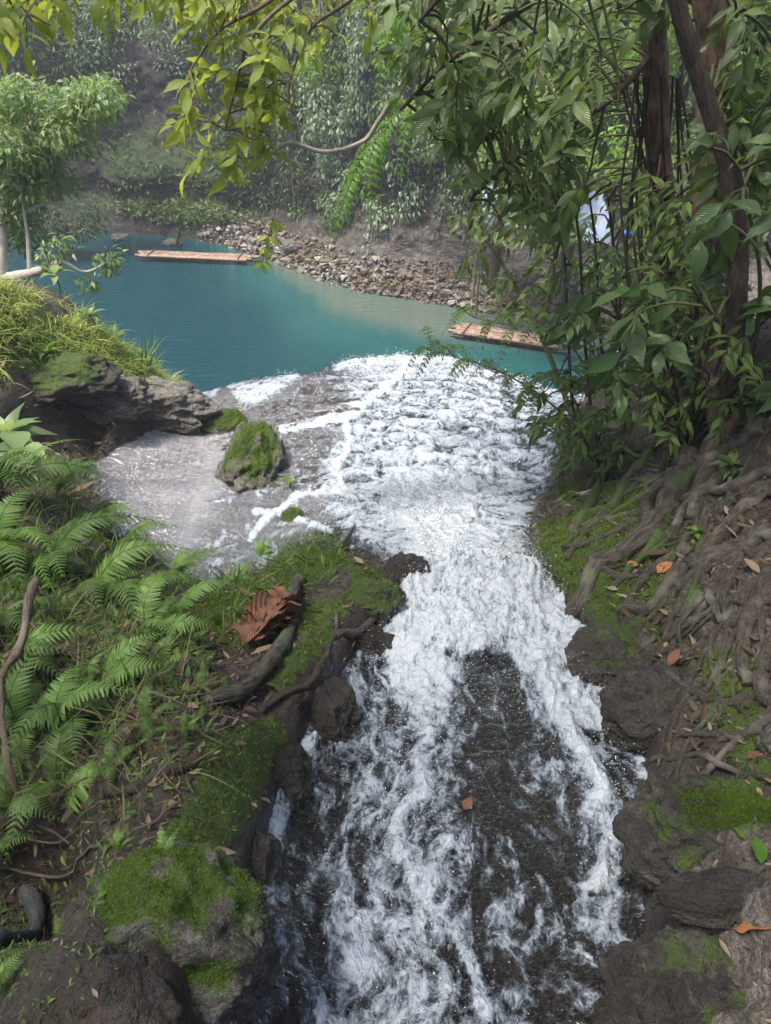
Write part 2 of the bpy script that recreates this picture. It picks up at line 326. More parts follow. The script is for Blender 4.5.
def rockmat(name, dark, mid, light, mossc=(.07,.115,.014), wetness=0.0, freq=1.0, mossgain=1.0):
    """rock and soil; point attributes moss, wet, pale steer it"""
    t = NT(name); p = t.pos(); n1 = t.noise(p, 2.2*freq, 6, .62); n2 = t.noise(p, 11*freq, 6, .65); n3 = t.noise(p, 60*freq, 4, .6); n4 = t.noise(p, 170*freq, 3, .65); n5 = t.noise(t.scale(p, (1, 1, 2.2)), 5*freq, 7, .72, 1.2); v = t.voro(t.scale(p, (1, 1, 1.6)), 5*freq)
    cr = t.voro(p, 7*freq, 'DISTANCE_TO_EDGE'); pale = t.attr('pale'); wet = t.attr('wet'); ms = t.attr('moss')
    col = t.mix(t.rng(n1, .35, .65), C(*dark), C(*mid))
    k = t.math('ADD', t.math('MULTIPLY', pale, .55), t.math('MULTIPLY', n2, .75)); col = t.mix(t.rng(k, .52, .92), col, C(*light)); col = t.mix(t.rng(n5, .52, .60, 0, .55), col, C(dark[0]*.8, dark[1]*.75, dark[2]*.6)); col = t.mix(t.rng(n5, .44, .36, 0, .5), col, C(light[0]*.8, light[1]*.8, light[2]*.72))
    col = t.mix(t.rng(n4, .5, .68, 0, .6), col, C(dark[0]*.4, dark[1]*.4, dark[2]*.4)); col = t.mix(t.rng(n3, .42, .62, 0, .6), col, C(mid[0]*.35, mid[1]*.35, mid[2]*.35))
    col = t.mix(t.rng(n2, .56, .7, 0, .35), col, C(.11, .075, .045))
    mm = t.math('ADD', t.math('MULTIPLY', ms, 1.25*mossgain), t.math('MULTIPLY', t.math('SUBTRACT', n2, .5), 1.1)); mf = t.rng(mm, .45, .72)
    mc = t.mix(n3, C(mossc[0]*.55, mossc[1]*.55, mossc[2]*.6), C(mossc[0]*1.35, mossc[1]*1.35, mossc[2]*1.3)); col = t.mix(mf, col, mc)
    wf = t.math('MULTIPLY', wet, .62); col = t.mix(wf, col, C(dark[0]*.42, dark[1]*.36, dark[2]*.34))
    h = t.math('ADD', t.math('MULTIPLY', n1, .5), t.math('ADD', t.math('MULTIPLY', n2, .6), t.math('MULTIPLY', n3, .22)))
    h = t.math('ADD', h, t.math('ADD', t.math('MULTIPLY', t.rng(cr, 0, .03, 0, 1), .04), t.math('ADD', t.math('MULTIPLY', n5, .7), t.math('MULTIPLY', n4, .09)))); b = t.bump(h, 1.0, .075/freq)
    ro = t.rng(t.math('ADD', wet, t.math('MULTIPLY', n2, .3)), .2, 1.1, .85, .22)
    return t.done(t.prin(col, ro, b, .4))
M['ground'] = rockmat('wet_ground', (.045,.034,.026), (.12,.097,.078), (.27,.245,.21))
M['boulder'] = rockmat('boulder_rock', (.035,.030,.023), (.10,.088,.072), (.25,.235,.20))
M['cliff'] = rockmat('cliff_rock', (.030,.025,.026), (.085,.072,.068), (.25,.225,.20), (.045,.075,.02), freq=.35, mossgain=.9)
def barkmat(name, a, b, c, sx=(1, 1, .18), mosscol=(.05,.10,.014)):
    t = NT(name); p = t.pos(); uvn = t.n('ShaderNodeTexCoord').outputs['UV']; q = t.scale(uvn, (9, 5, 1)); qa = t.n('ShaderNodeVectorMath', operation='ADD'); t.l(q, qa.inputs[0]); t.l(t.scale(p, (1.5, 1.5, .6)), qa.inputs[1]); n = t.noise(qa.outputs[0], 3.2, 7, .68); n2 = t.noise(p, 7, 4); ms = t.attr('tint')
    col = t.mix(t.rng(n, .35, .65), C(*a), C(*b)); col = t.mix(t.rng(n2, .5, .72, 0, .7), col, C(*c))
    mm = t.math('ADD', ms, t.math('MULTIPLY', t.math('SUBTRACT', n2, .5), 1.2)); geo = t.n('ShaderNodeNewGeometry'); sp = t.n('ShaderNodeSeparateXYZ'); t.l(geo.outputs['Normal'], sp.inputs[0])
    mm = t.math('ADD', mm, t.math('MULTIPLY', sp.outputs[2], .25)); col = t.mix(t.rng(mm, .78, 1.15, 0, .85), col, t.mix(t.noise(p, 60, 3), C(mosscol[0]*.5, mosscol[1]*.5, mosscol[2]*.5), C(mosscol[0]*1.5, mosscol[1]*1.5, mosscol[2]*1.5)))
    return t.done(t.prin(col, .75, t.bump(t.math('ADD', n, t.math('MULTIPLY', n2, .5)), .8, .02), .3))
M['bark_red'] = barkmat('bark_red', (.055,.034,.024), (.20,.125,.085), (.27,.22,.17)); M['bark_dark'] = barkmat('bark_dark', (.035,.026,.018), (.085,.062,.045), (.12,.10,.08))
M['root'] = barkmat('root_bark', (.028,.023,.017), (.105,.090,.068), (.22,.20,.165), (1, 1, 1)); M['twig'] = barkmat('twig_bark', (.10,.075,.05), (.22,.17,.12), (.30,.25,.19))
M['pale_bark'] = barkmat('pale_bark', (.33,.30,.26), (.52,.48,.42), (.6,.56,.5)); M['stem_green'] = barkmat('green_stem', (.07,.08,.03), (.13,.14,.05), (.16,.16,.08))
M['grey_bark'] = barkmat('smooth_grey_bark', (.05,.055,.055), (.09,.095,.09), (.12,.12,.115))
# ------------------------------------------------------------------ world, sun, camera
AZ = radians(-118); EL = radians(69)           # soft sun from the left
w = bpy.data.worlds.new("World"); SC.world = w; w.use_nodes = True; nt = w.node_tree; bg = nt.nodes['Background']
sk = nt.nodes.new('ShaderNodeTexSky'); sk.sky_type = 'NISHITA'; sk.sun_disc = False; sk.sun_elevation = EL; sk.sun_rotation = AZ; sk.dust_density = 4.0; sk.air_density = 1.0
nt.links.new(sk.outputs[0], bg.inputs[0]); bg.inputs[1].default_value = .15
sd = bpy.data.lights.new('sun', 'SUN'); sd.energy = 4.2; sd.angle = radians(14); sd.color = (1, .95, .87); so = bpy.data.objects.new('sun', sd); COL.objects.link(so)
from mathutils import Vector
sdir = Vector((sin(AZ)*cos(EL), cos(AZ)*cos(EL), sin(EL))); so.rotation_euler = sdir.to_track_quat('Z', 'Y').to_euler(); so.location = (-6, 12, 30)
cd = bpy.data.cameras.new('camera'); cam = bpy.data.objects.new('camera', cd); COL.objects.link(cam); SC.camera = cam
cam.location = (0, 0, CZ); cam.rotation_euler = (radians(90)-TH, 0, 0); cd.sensor_fit = 'VERTICAL'; cd.sensor_height = 24; cd.lens = 24*F/1024; cd.clip_start = .05; cd.clip_end = 2000
SC.view_settings.view_transform = 'Standard'; SC.view_settings.look = 'None'; SC.view_settings.gamma = 1; SC.view_settings.exposure = .80
SC.render.engine = 'CYCLES'; SC.cycles.max_bounces = 6; SC.cycles.transparent_max_bounces = 12; SC.cycles.volume_bounces = 0; SC.cycles.use_denoising = True
SC.cycles.caustics_reflective = False; SC.cycles.caustics_refractive = False; SC.cycles.use_adaptive_sampling = True; SC.cycles.adaptive_threshold = .02

# ================================================================== GROUND
def plan_grid(nu, nv, u0, u1, y0, y1):
    u = np.linspace(u0, u1, nu)[None]; y = (np.exp(np.linspace(np.log(y0+1.9), np.log(y1+1.9), nv))-1.9)[:, None]
    x = u*(y+1.9); return x+0*y, y+0*x
X, Y = plan_grid(560, 620, -1.15, 1.15, -1.05, 14)
Z = ground_z(X, Y)
px, py, stm = masks(X, Y, Z)
MOSS = [([(195,600),(230,560),(300,530),(345,535),(350,565),(300,595),(290,640),(240,650),(200,650)], 12, 1.2), ([(345,560),(395,560),(400,578),(350,585)], 8, .9),
 ([(205,740),(270,712),(288,735),(255,805),(222,855),(165,900),(110,930),(90,900),(150,850),(195,790)], 12, 1.15), ([(240,690),(270,640),(300,600),(360,590),(340,640),(290,690)], 14, .8),
 ([(525,520),(560,515),(600,480),(650,490),(660,600),(600,630),(560,612),(535,570)], 16, 1.0), ([(600,520),(700,520),(715,605),(620,636),(590,620)], 18, .9),
 ([(675,790),(771,800),(790,835),(690,828)], 8, 1.0), ([(690,650),(760,640),(780,790),(735,790),(700,700)], 16, .85), ([(0,290),(100,330),(180,385),(190,395),(110,385),(60,370),(-10,380)], 12, .9),
 ([(550,480),(590,470),(590,500),(555,510)], 10, .7), ([(-20,480),(90,480),(180,570),(180,640),(60,700),(-20,700)], 25, .45), ([(-30,930),(90,940),(110,1040),(-30,1040)], 20, .6), ([(40,380),(100,370),(130,400),(80,430)], 12, .55)]
def mossmask(px, py):
    m = np.zeros(px.shape)
    for poly, s, a in MOSS: m = np.maximum(m, a*pm(px, py, poly, s))
    return m
mo = mossmask(px, py)*(1-stm); mo = np.clip(mo*(.75+.5*fbm(X*5, Y*5, 1.3, 3)), 0, 1)
wet = np.maximum(stm, .8*ss(34, 4, -polydist(px, py, STREAM))); wet = np.maximum(wet, .35*ss(600, 700, py)*(px < 400))
pale = .25+.5*pm(px, py, [(90,385),(185,395),(182,415),(110,430)], 10)+.40*pm(px, py, [(660,830),(780,830),(790,1040),(660,1040)], 20)+.55*pm(px, py, [(200,395),(335,375),(420,355),(330,440),(330,510),(250,510),(205,440)], 12)+.3*pm(px, py, [(640,560),(790,520),(790,760),(700,700)], 20)
pale = pale*(1-.75*stm*(py > 600))
pale = np.where((px < 190) & (py > 480), pale*.4, pale)
g = make('ground', np.stack([X, Y, Z], -1).reshape(-1, 3), grid_faces(*X.shape), M['ground'], attrs={'moss': mo.ravel(), 'wet': wet.ravel(), 'pale': np.clip(pale, 0, 1).ravel()})
tag(g, kind='structure')
GX, GY, GZ, GPX, GPY, GMO, GST = [a.ravel() for a in (X, Y, Z, px, py, mo, stm)]

# ================================================================== CASCADE WATER
X, Y = plan_grid(620, 1150, -.62, .46, -.6, 12.4)
Zb = base(X, Y); px, py = proj(X, Y, Zb); st = pm(px, py, STREAM, 3)
f = np.zeros(X.shape)
def amax(a): 
    global f; f = np.maximum(f, a)
amax(.44*pm(px, py, [(345,372),(380,350),(450,345),(505,372),(528,440),(532,520),(530,570),(420,575),(335,530),(305,490),(330,440)], 16))
amax(.44*pm(px, py, [(500,365),(600,390),(575,420),(556,470),(535,540),(500,500)], 12))
amax(.66*pm(px, py, [(225,384),(300,372),(305,376),(262,405),(240,408)], 7)); amax(.72*pm(px, py, [(310,355),(350,345),(470,345),(500,362),(340,372)], 6)); amax(.55*pm(px, py, [(175,385),(230,378),(215,398),(180,398)], 6))
amax(1.0*line(px, py, [(283,430),(315,424),(345,419),(375,395),(405,370)], 5, 8)); amax(.95*line(px, py, [(345,420),(350,445),(335,470),(345,490),(300,495),(265,520),(250,540)], 7, 4))
amax(.7*line(px, py, [(255,512),(285,515),(330,530)], 5)); amax(.30*pm(px, py, [(165,540),(300,510),(320,540),(240,580),(170,570)], 12)); amax(.20*pm(px, py, [(205,400),(330,385),(330,500),(250,505),(215,450)], 12))
amax(.42*np.exp(-(((px-435)/48)**2+((py-520)/55)**2))+.56*pm(px, py, [(345,372),(380,350),(450,345),(505,372),(528,440),(532,520),(530,570),(420,575),(335,530),(305,490),(330,440)], 16))
amax(.74*pm(px, py, [(400,576),(470,572),(530,585),(575,640),(620,700),(610,740),(570,735),(530,690),(500,660),(460,668),(450,720),(395,720),(382,660)], 12))
amax(.50*pm(px, py, [(365,660),(475,655),(465,760),(480,900),(520,1040),(295,1040),(325,900),(340,760)], 34)); amax(.33*line(px, py, [(395,640),(300,760),(250,900),(215,1040)], 40))
amax(.55*line(px, py, [(370,690),(320,720),(285,790),(275,850)], 20, 12)); amax(.80*line(px, py, [(540,690),(572,745),(600,800),(612,850),(600,878)], 26, 20)); amax(.62*line(px, py, [(600,690),(640,740),(648,775)], 26, 12))
amax(.45*line(px, py, [(545,740),(560,800),(580,860)], 30)); amax(.36*line(px, py, [(540,860),(570,920),(590,1040)], 45)); amax((.20+.09*(py > 600))*pm(px, py, STREAM, 5))
dark = pm(px, py, [(476,668),(510,655),(540,720),(565,760),(580,850),(560,890),(500,880),(470,800)], 26)*(.75+.9*fbm(X*4, Y*2.5, 4.4, 3)); f = f*(1-.55*np.clip(dark, 0, 1))
f = f*(1-.3*line(px, py, [(330,770),(300,880),(280,1020)], 22))
f = f*(1-.9*pm(px, py, [(95,450),(185,410),(215,412),(228,440),(218,480),(195,520),(165,572),(110,545)], 8))
bq = pm(px, py, [(412,572),(470,556),(545,566),(575,610),(610,680),(590,715),(545,690),(505,655),(460,662),(430,700),(392,690),(385,630)], 18)*ss(1.2, 1.6, Y); amax(.98*line(px, py, [(402,572),(470,562),(535,570)], 9)); amax(.64*bq)
# flow-drawn noise
near = ss(5.2, 2.4, Y); wx = fbm(X*3, Y*2, 0, 3)*.22; wy = fbm(X*3+9, Y*2+4, 1, 3)*.22
ang = np.arctan2(X-.35, Y+.2)                                    # fan away from the viewer
n_near = fbm((X+wx*.6)*17, (Y+wy)*6.5, 2, 5, .6); n_mid = fbm((X+wx)*8.5, (Y+wy)*4.2, 5, 6, .66)
lace = 1-np.abs(fbm((X+wx*.8)*11, (Y+wy)*(5.5*near+6*(1-near)), 8, 4, .6))*2.4
nn = n_near*near+n_mid*(1-near)
rr = np.hypot((X-.25)*1.25, (Y-3.6)*.85); rip = np.sin(rr*2*pi/.40+fbm(X*1.8, Y*1.4, 3, 4)*3.0); ripm = ss(4.4, 5.4, Y)*ss(10.8, 9.5, Y)*pm(px, py, [(320,372),(500,365),(545,440),(530,530),(330,520)], 15)
fo = f*1.05-.10+.42*nn+.20*lace*f+.11*rip*ripm
foam = np.clip(fo, 0, 1)*st
slab0 = pm(px, py, [(95,450),(185,410),(215,412),(232,440),(222,480),(200,520),(165,575),(110,545)], 14)
burst = np.exp(-(((px-485)/95)**2+((py-622)/42)**2)); b2 = line(px, py, [(540,690),(590,780),(610,850)], 26, 22)
turb = ss(.3, .9, f)
lipy = 566+.0016*(px-475)**2+14*fbm(px*.012, py*.0, 3.3, 3)
crest = np.exp(-(((py-lipy-12)/15)**2))*(.5+.8*np.clip(fbm(X*5, Y*3, 8.8, 3)+.35, 0, 1))*pm(px, py, [(412,540),(560,540),(575,640),(400,640)], 10)
Zw = Zb+.004+foam*(.004+.014*np.clip(nn+.4, 0, 1.4))+turb*.014*nn*(1+.9*(1-near))+.014*rip*ripm+turb*.0045*rid(X*34, Y*28, 7, 4, .6)*(1+.7*(1-near))
spike = np.clip(fbm(X*20, Y*16, 4, 4, .65)+.25, 0, 2)
sp2 = np.clip(fbm(X*34, Y*30, 9, 4, .65)+.2, 0, 2); lump = fbm(X*8, Y*6, 5.5, 4, .55); Zw += burst*(.10+.03*lump+.022*sp2)+bq*(.02+.016*lump+.014*sp2)+crest*(.05+.03*lump+.04*spike+.03*sp2)+b2*(.03+.03*lump+.008*sp2)
Zw += .012*fbm(X*5, Y*9, 6, 4)*(1-turb)+.004*fbm(X*30, Y*40, 6, 3)*(1-turb)+.006*slab0*fbm(X*13, Y*30, 2, 3)+.007*near*fbm(X*22+wx*3, Y*10, 6, 4)*(1-turb)
slab = pm(px, py, [(95,450),(185,410),(215,412),(232,440),(222,480),(200,520),(165,575),(110,545)], 22)
thin = pm(px, py, [(200,392),(340,372),(400,362),(345,420),(335,520),(215,590),(160,575),(205,480)], 8)
keep = st > .02; Zw = Zw-(1-ss(0, .5, st))*.06
idx = -np.ones(X.size, int); k = keep.ravel(); idx[k] = np.arange(k.sum()); q = grid_faces(*X.shape); q = q[k[q].all(1)]
V = np.stack([X, Y, Zw], -1).reshape(-1, 3)[k]
t = NT('rushing_water'); p = t.pos(); fa = t.attr('foam'); sl = t.attr('slab')
qw = t.n('ShaderNodeVectorMath', operation='MULTIPLY_ADD'); wn = t.noise(p, 7, 3, .5, col=True); t.l(wn, qw.inputs[0]); qw.inputs[1].default_value = (.09, .09, .09); t.l(t.scale(p, (1, .56, .6)), qw.inputs[2]); q_ = qw.outputs[0]
def ridge(sc, det): return t.math('SUBTRACT', 1.0, t.math('MULTIPLY', t.math('ABSOLUTE', t.math('SUBTRACT', t.noise(q_, sc, det, .6), .5)), 7.0))
r0_ = ridge(6.5, 4); r1_ = ridge(15, 3); r2_ = ridge(38, 3); r3_ = ridge(95, 2)
h_ = t.math('ADD', t.math('ADD', t.math('MULTIPLY', r0_, .26), t.math('MULTIPLY', r1_, .38)), t.math('ADD', t.math('MULTIPLY', r2_, .36), t.math('MULTIPLY', r3_, .20)))
ff = t.math('ADD', t.math('MULTIPLY', fa, 1.35), t.math('MULTIPLY', h_, .78)); fac = t.rng(t.math('ADD', ff, t.math('MULTIPLY', t.attr('burst'), .05)), .68, 1.46); fac = t.math('MULTIPLY', fac, t.rng(fa, .02, .16)); fac = t.math('MULTIPLY', fac, .97)
nl = t.noise(t.scale(p, (1, .8, 1)), 14, 5, .6); bh = t.math('ADD', t.math('MULTIPLY', h_, .55), t.math('MULTIPLY', nl, .8)); bp = t.bump(bh, .9, .016)
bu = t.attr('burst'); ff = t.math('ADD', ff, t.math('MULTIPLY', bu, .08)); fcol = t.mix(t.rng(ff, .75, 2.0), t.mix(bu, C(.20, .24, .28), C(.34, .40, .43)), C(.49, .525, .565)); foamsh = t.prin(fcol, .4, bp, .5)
tr = t.n('ShaderNodeBsdfTransparent'); tr.inputs[0].default_value = C(.92, .90, .86); gl = t.n('ShaderNodeBsdfGlossy'); gl.inputs['Roughness'].default_value = .07
wv = t.bump(t.math('ADD', t.noise(t.scale(p, (1, 2.2, 1)), 16, 4, .6), t.math('MULTIPLY', t.noise(p, 45, 3), .5)), .9, .05); t.l(wv, gl.inputs['Normal'])
fr = t.n('ShaderNodeFresnel'); fr.inputs[0].default_value = 1.38; t.l(wv, fr.inputs[1])
gf = t.math('ADD', t.math('MULTIPLY', fr.outputs[0], 1.4), t.math('MULTIPLY', sl, .40), clamp=True)
clear = t.mixs(gf, tr.outputs[0], gl.outputs[0]); clear = t.mixs(t.math('MULTIPLY', sl, .30), clear, t.prin(C(.36, .35, .38), .22, wv, .8)); t.done(t.mixs(fac, clear, foamsh)); M['water'] = t.m  # pale grey mixed in over the slab stands in for reflected sky
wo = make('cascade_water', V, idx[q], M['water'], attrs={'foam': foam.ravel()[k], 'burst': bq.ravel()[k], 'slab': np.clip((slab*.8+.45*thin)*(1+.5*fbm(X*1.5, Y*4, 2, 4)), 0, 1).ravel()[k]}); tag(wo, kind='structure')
WV = V; WPX = px.ravel()[k]; WPY = py.ravel()[k]; WF = foam.ravel()[k]; WFF = f.ravel()[k]

# drops thrown up by the burst
def drops(n, w, hmax, r0, r1):
    i = RNG.choice(len(WV), n, p=w/w.sum()); c = WV[i].copy(); h = RNG.exponential(.3, n)*hmax; c[:, 2] += h; c += rv(n, .012)
    r = (r0+(r1-r0)*RNG.random(n)**2.2)*np.exp(-h*2); return c, r
O = np.array([[1,0,0],[-1,0,0],[0,1,0],[0,-1,0],[0,0,1],[0,0,-1]], float); OF = np.array([[0,2,4],[2,1,4],[1,3,4],[3,0,4],[2,0,5],[1,2,5],[3,1,5],[0,3,5]])
area = (WV[:, 1]+1.9)**2
wb = area*(np.exp(-(((WPX-485)/110)**2+((WPY-615)/55)**2))+.7*np.exp(-(((WPX-480)/85)**2+((WPY-578)/12)**2))+.5*line(WPX, WPY, [(540,690),(590,780),(612,860)], 30, 26)+.4*line(WPX, WPY, [(600,690),(640,740),(645,775)], 24, 14)+.25*line(WPX, WPY, [(410,700),(400,850),(410,1020)], 50))
c1, r1 = drops(26000, wb+1e-9, .16, .0007, .0028)
wc = area*((WPY < 380)*(WFF > .5)*.5+.5*(WFF > .8)*(WPY < 570)+.9*line(WPX, WPY, [(335,358),(400,350),(470,355),(530,378)], 6)*(WFF > .2)); c2, r2 = drops(7000, wc+1e-9, .10, .003, .010)
c = np.concatenate([c1, c2]); r = np.concatenate([r1, r2]); nO = len(c)
Vd = c[:, None]+O[None]*r[:, None, None]*RNG.uniform(.5, 1.5, (nO, 1, 3))*RNG.uniform(.7, 1.3, (nO, 6, 1)); mb = MB(); mb.add(Vd.reshape(-1, 3), (OF[None]+np.arange(nO)[:, None, None]*6).reshape(-1, 3), .5)
t = NT('spray_drops'); M['spray'] = t.done(t.mixs(.3, t.prin(C(.85, .88, .9), .15, None, .6), t.n('ShaderNodeBsdfTransparent').outputs[0]))
tag(mb.build('spray', M['spray']), kind='stuff')
#PART2
# ================================================================== POOL AND FAR SHORE
g = make('lake_bed', [(-400,-400,-1.6),(400,-400,-1.6),(400,600,-1.6),(-400,600,-1.6)], np.array([[0,1,2,3]]), M['cliff'], attrs={'moss':[0]*4,'wet':[.5]*4,'pale':[.3]*4}); tag(g, kind='structure')
SH = np.array([(-17,7),(-21,13),(-21,21),(-18,27),(-13.5,29.3),(-9,28.9),(-6,27.6),(-4,25.8),(-2.4,24.0),(-.6,22.4),(1.2,21.6),(3,20.6),(5,19.5),(8,18.6),(12,17.6),(16,15),(18,10),(18,5)], float)
def shore_d(x, y):
    sh = np.shape(x); q = np.stack([np.ravel(x), np.ravel(y)], 1); dm = np.full(len(q), 1e9)
    for a, b in zip(SH[:-1], SH[1:]):
        e = b-a; tt = np.clip(((q-a)@e)/(e@e), 0, 1); dm = np.minimum(dm, np.hypot(*(q-a-tt[:, None]*e).T))
    return dm.reshape(sh)
x = np.linspace(-22, 19, 90); y = np.linspace(6, 31, 80); X, Y = np.meshgrid(x, y); d = shore_d(X, Y)
Zp = 0*X+.002*fbm(X*2, Y*3, 0, 3)
t = NT('pool_water'); p = t.pos(); sh = t.attr('shallow'); n = t.noise(p, .35, 3); k = t.math('ADD', sh, t.math('MULTIPLY', t.math('SUBTRACT', n, .5), .35))
col = t.mix(t.rng(k, .05, .55), C(.003, .040, .052), C(.014, .080, .080)); col = t.mix(t.rng(k, .55, 1.0), col, C(.09, .12, .10))
wv = t.math('ADD', t.noise(t.scale(p, (.8, 2.4, 1)), 2.6, 4, .6), t.math('MULTIPLY', t.noise(t.scale(p, (1, 2.6, 1)), 9, 3), .4)); bp = t.bump(wv, .8, .07)
M['pool'] = t.done(t.prin(col, .05, bp, .5, **{'IOR': 1.33}))
shal = np.clip(np.exp(-d/2.0)*1.1*ss(-8, -1, X)+.5*ss(-3.5, 3.0, X)*ss(17, 21, Y)+.18*np.exp(-d/1.2)+.25*ss(-7, 2, X)*ss(10.5, 16, Y), 0, 1)
g = make('pool', np.stack([X, Y, Zp], -1).reshape(-1, 3), grid_faces(*X.shape), M['pool'], attrs={'shallow': shal.ravel()}); tag(g, kind='structure')

# cliff: shore -> rocky beach -> ledge -> wall -> wooded slope above
nS = 520; cp = smoothpath(SH, nS); tg = nrm(np.gradient(cp, axis=0)); nv = np.stack([-tg[:, 1], tg[:, 0]], 1); nv *= np.sign(((cp-np.array([0, 15.]))*nv).sum(1, keepdims=True))
for _ in range(60): nv[1:-1] = nrm(nv[:-2]+nv[1:-1]*2+nv[2:])
bw = np.interp(cp[:, 0], [-20, -12, -8, -4, -1, 3, 7, 14], [.5, .5, .6, .6, .8, 1.4, 3.2, 3.0])      # width of the beach
prof = [(-1.6,-1.4),(-.4,-.25),(0,.02),(.4,.22),(1,.55)]
nT = 230; tt = np.linspace(0, 1, nT)
kt = np.array([0,.05,.10,.20,.30,.36,.66,.80,1.0])
offk = np.stack([-1.6+0*bw,-.4+0*bw,0*bw,.55*bw,bw,bw+.35,bw+1.1,bw+3.5,bw+16], 1); zk = np.array([-1.3,-.25,.03,.40,.85,1.7,8.2,10.2,13.])
OFF = np.stack([np.interp(tt, kt, o) for o in offk]); ZZ = np.interp(tt, kt, zk)[None]+0*OFF
CXx = cp[:, 0][:, None]+nv[:, 0][:, None]*OFF; CYy = cp[:, 1][:, None]+nv[:, 1][:, None]*OFF
wall = ss(.28, .36, tt)[None]; bch = ss(.09, .13, tt)[None]*(1-wall)
dis = wall*(1.0*rid(CXx*.28, CYy*.28, ZZ*.35, 5)-.5+.35*rid(CXx*.9, CYy*.9, ZZ*1.8+fbm(CXx*.3, CYy*.3, 1)*1.5, 4)+.12*fbm(CXx*3, CYy*3, ZZ*5, 3))
cave = np.exp(-(((CXx+9.2)/1.6)**2)-(((ZZ-8.3)/2.2)**2))*1.6; ledge = np.exp(-(((CXx+8.6)/2.6)**2)-(((ZZ-1.9)/.8)**2))*-1.0
und = -.9*np.exp(-((ZZ-.9)/.5)**2)*wall*ss(-13, -9, CXx)*ss(-1, -4, CXx)
dis = dis*.8+cave*wall+ledge*wall-und
CXx = CXx+nv[:, 0][:, None]*dis; CYy = CYy+nv[:, 1][:, None]*dis
ZZ = ZZ+bch*(.22*rid(CXx*1.1, CYy*1.1, 2, 4)-.05+.09*fbm(CXx*4, CYy*4, 1, 3))+wall*.25*fbm(CXx*.6, CYy*.6, ZZ*.6, 3)
cmoss = np.clip(.30+.6*fbm(CXx*.3, CYy*.3, ZZ*.4, 3)+.25*ss(3, 6, ZZ)-.35*bch*ss(-6, -3, CXx)+.5*np.exp(-(((CXx+8.6)/2.6)**2)-(((ZZ-1.9)/.9)**2)), 0, .8)
cpale = np.clip(ss(-6, 0, CXx)*(.35+.65*np.exp(-ZZ/1.2))+.1, 0, 1)
g = make('cliff', np.stack([CXx, CYy, ZZ], -1).reshape(-1, 3), grid_faces(nS, nT)[:, ::-1], M['cliff'], attrs={'moss': cmoss.ravel(), 'wet': (.75*np.exp(-np.clip(ZZ, 0, 9)/.25)).ravel(), 'pale': cpale.ravel()}); tag(g, kind='structure')
CP3 = np.stack([CXx, CYy, ZZ], -1)
cpx, cpy = proj(CXx, CYy, ZZ)
def onshore(px, py):
    m = (cpx-px)**2+(cpy-py)**2; m = m+1e6*(CYy < 14); i = np.unravel_index(np.argmin(m), m.shape); return CP3[i].copy()
# ---------------------------------------------------------------- scattered stuff
def scatter(Pw, Nw, L, wr, mat, name, kind='stuff', seg=2, tintoff=0, droop=.5, spread=.6, fold=.1):
    n = len(Pw); D = nrm(Nw+rv(n, spread)); Nn = nrm(np.cross(D, rv(n)))
    mb = MB(); leaves(mb, Pw, D, Nn, L, wr, seg, droop, fold, tint=np.clip(RNG.uniform(0, 1, n)+tintoff, 0, 1)); o = mb.build(name, mat); tag(o, kind=kind); return o
def pick(w, n): return RNG.choice(len(w), n, p=w/w.sum())
A = (GY+1.9)**2; inview = (GPX > -260)*(GPX < 1050)*(GPY > 200)*(GPY < 1150)
i = pick(A*inview*np.clip(GMO-.35, 0, 1)*(1-GST), 170000); sc = np.hypot(GX[i], GY[i])+1.8
Pm = np.stack([GX[i], GY[i], GZ[i]], 1)+rv(len(i), .004)*sc[:, None]; Pm[:, 2] = GZ[i]
scatter(Pm, np.tile(UP, (len(i), 1)), RNG.uniform(.002, .0045, len(i))*sc*(1.25-.07*sc), .34, M['moss'], 'moss', spread=.55)
def inpoly(px, py, poly): return polydist(px, py, poly) > 0
gp = [(-300,200),(-100,270),(20,288),(70,306),(110,338),(150,370),(182,388),(192,396),(170,398),(140,392),(120,395),(100,375),(40,352),(-40,350),(-300,420)]
gw = A*inview*(inpoly(GPX, GPY, gp)+.35*inpoly(GPX, GPY, [(-20,350),(60,360),(110,385),(105,430),(40,425),(-20,390)])*(fbm(GX*3, GY*3, 2, 2) > .05))*(fbm(GX*2.2, GY*2.2, 5, 3) > -.18)
i = pick(gw.astype(float), 38000); Pm = np.stack([GX[i], GY[i], GZ[i]], 1)+rv(len(i), .03)*[1, 1, 0]
down = nrm(np.array([.5, -.6, 0.]))
D = nrm(UP+rv(len(i), .45)+down*.5); mb = MB(); tn = np.clip(.55+.5*fbm(Pm[:, 0]*1.3, Pm[:, 1]*1.3, 0, 3)+RNG.uniform(-.3, .3, len(i)), 0, 1)
leaves(mb, Pm, D, nrm(np.cross(D, np.cross(UP, D)+rv(len(i), .2))), RNG.gamma(3.2, .030, len(i))+.02, .05, 4, RNG.uniform(.3, 1.1, len(i)), .1, tn); tag(mb.build('grass', M['grass']), kind='stuff')
# low grass on the middle mound and the bank under the ferns
gw = A*(inpoly(GPX, GPY, [(205,600),(235,565),(300,535),(345,545),(330,590),(280,600),(250,640),(215,640)])*1.+.9*inpoly(GPX, GPY, [(-30,480),(80,480),(150,540),(200,590),(200,650),(150,700),(60,820),(-30,840)])*(GPX < 210))
i = pick(gw*(fbm(GX*4, GY*4, 5, 3) > -.2), 9000); Pm = np.stack([GX[i], GY[i], GZ[i]], 1); D = nrm(UP+rv(len(i), .55)+[.25, -.1, 0])
mb = MB(); leaves(mb, Pm, D, nrm(np.cross(D, rv(len(i)))), RNG.uniform(.05, .16, len(i)), .06, 4, RNG.uniform(.3, 1.0, len(i)), .1); tag(mb.build('low_grass', M['fern']), kind='stuff')
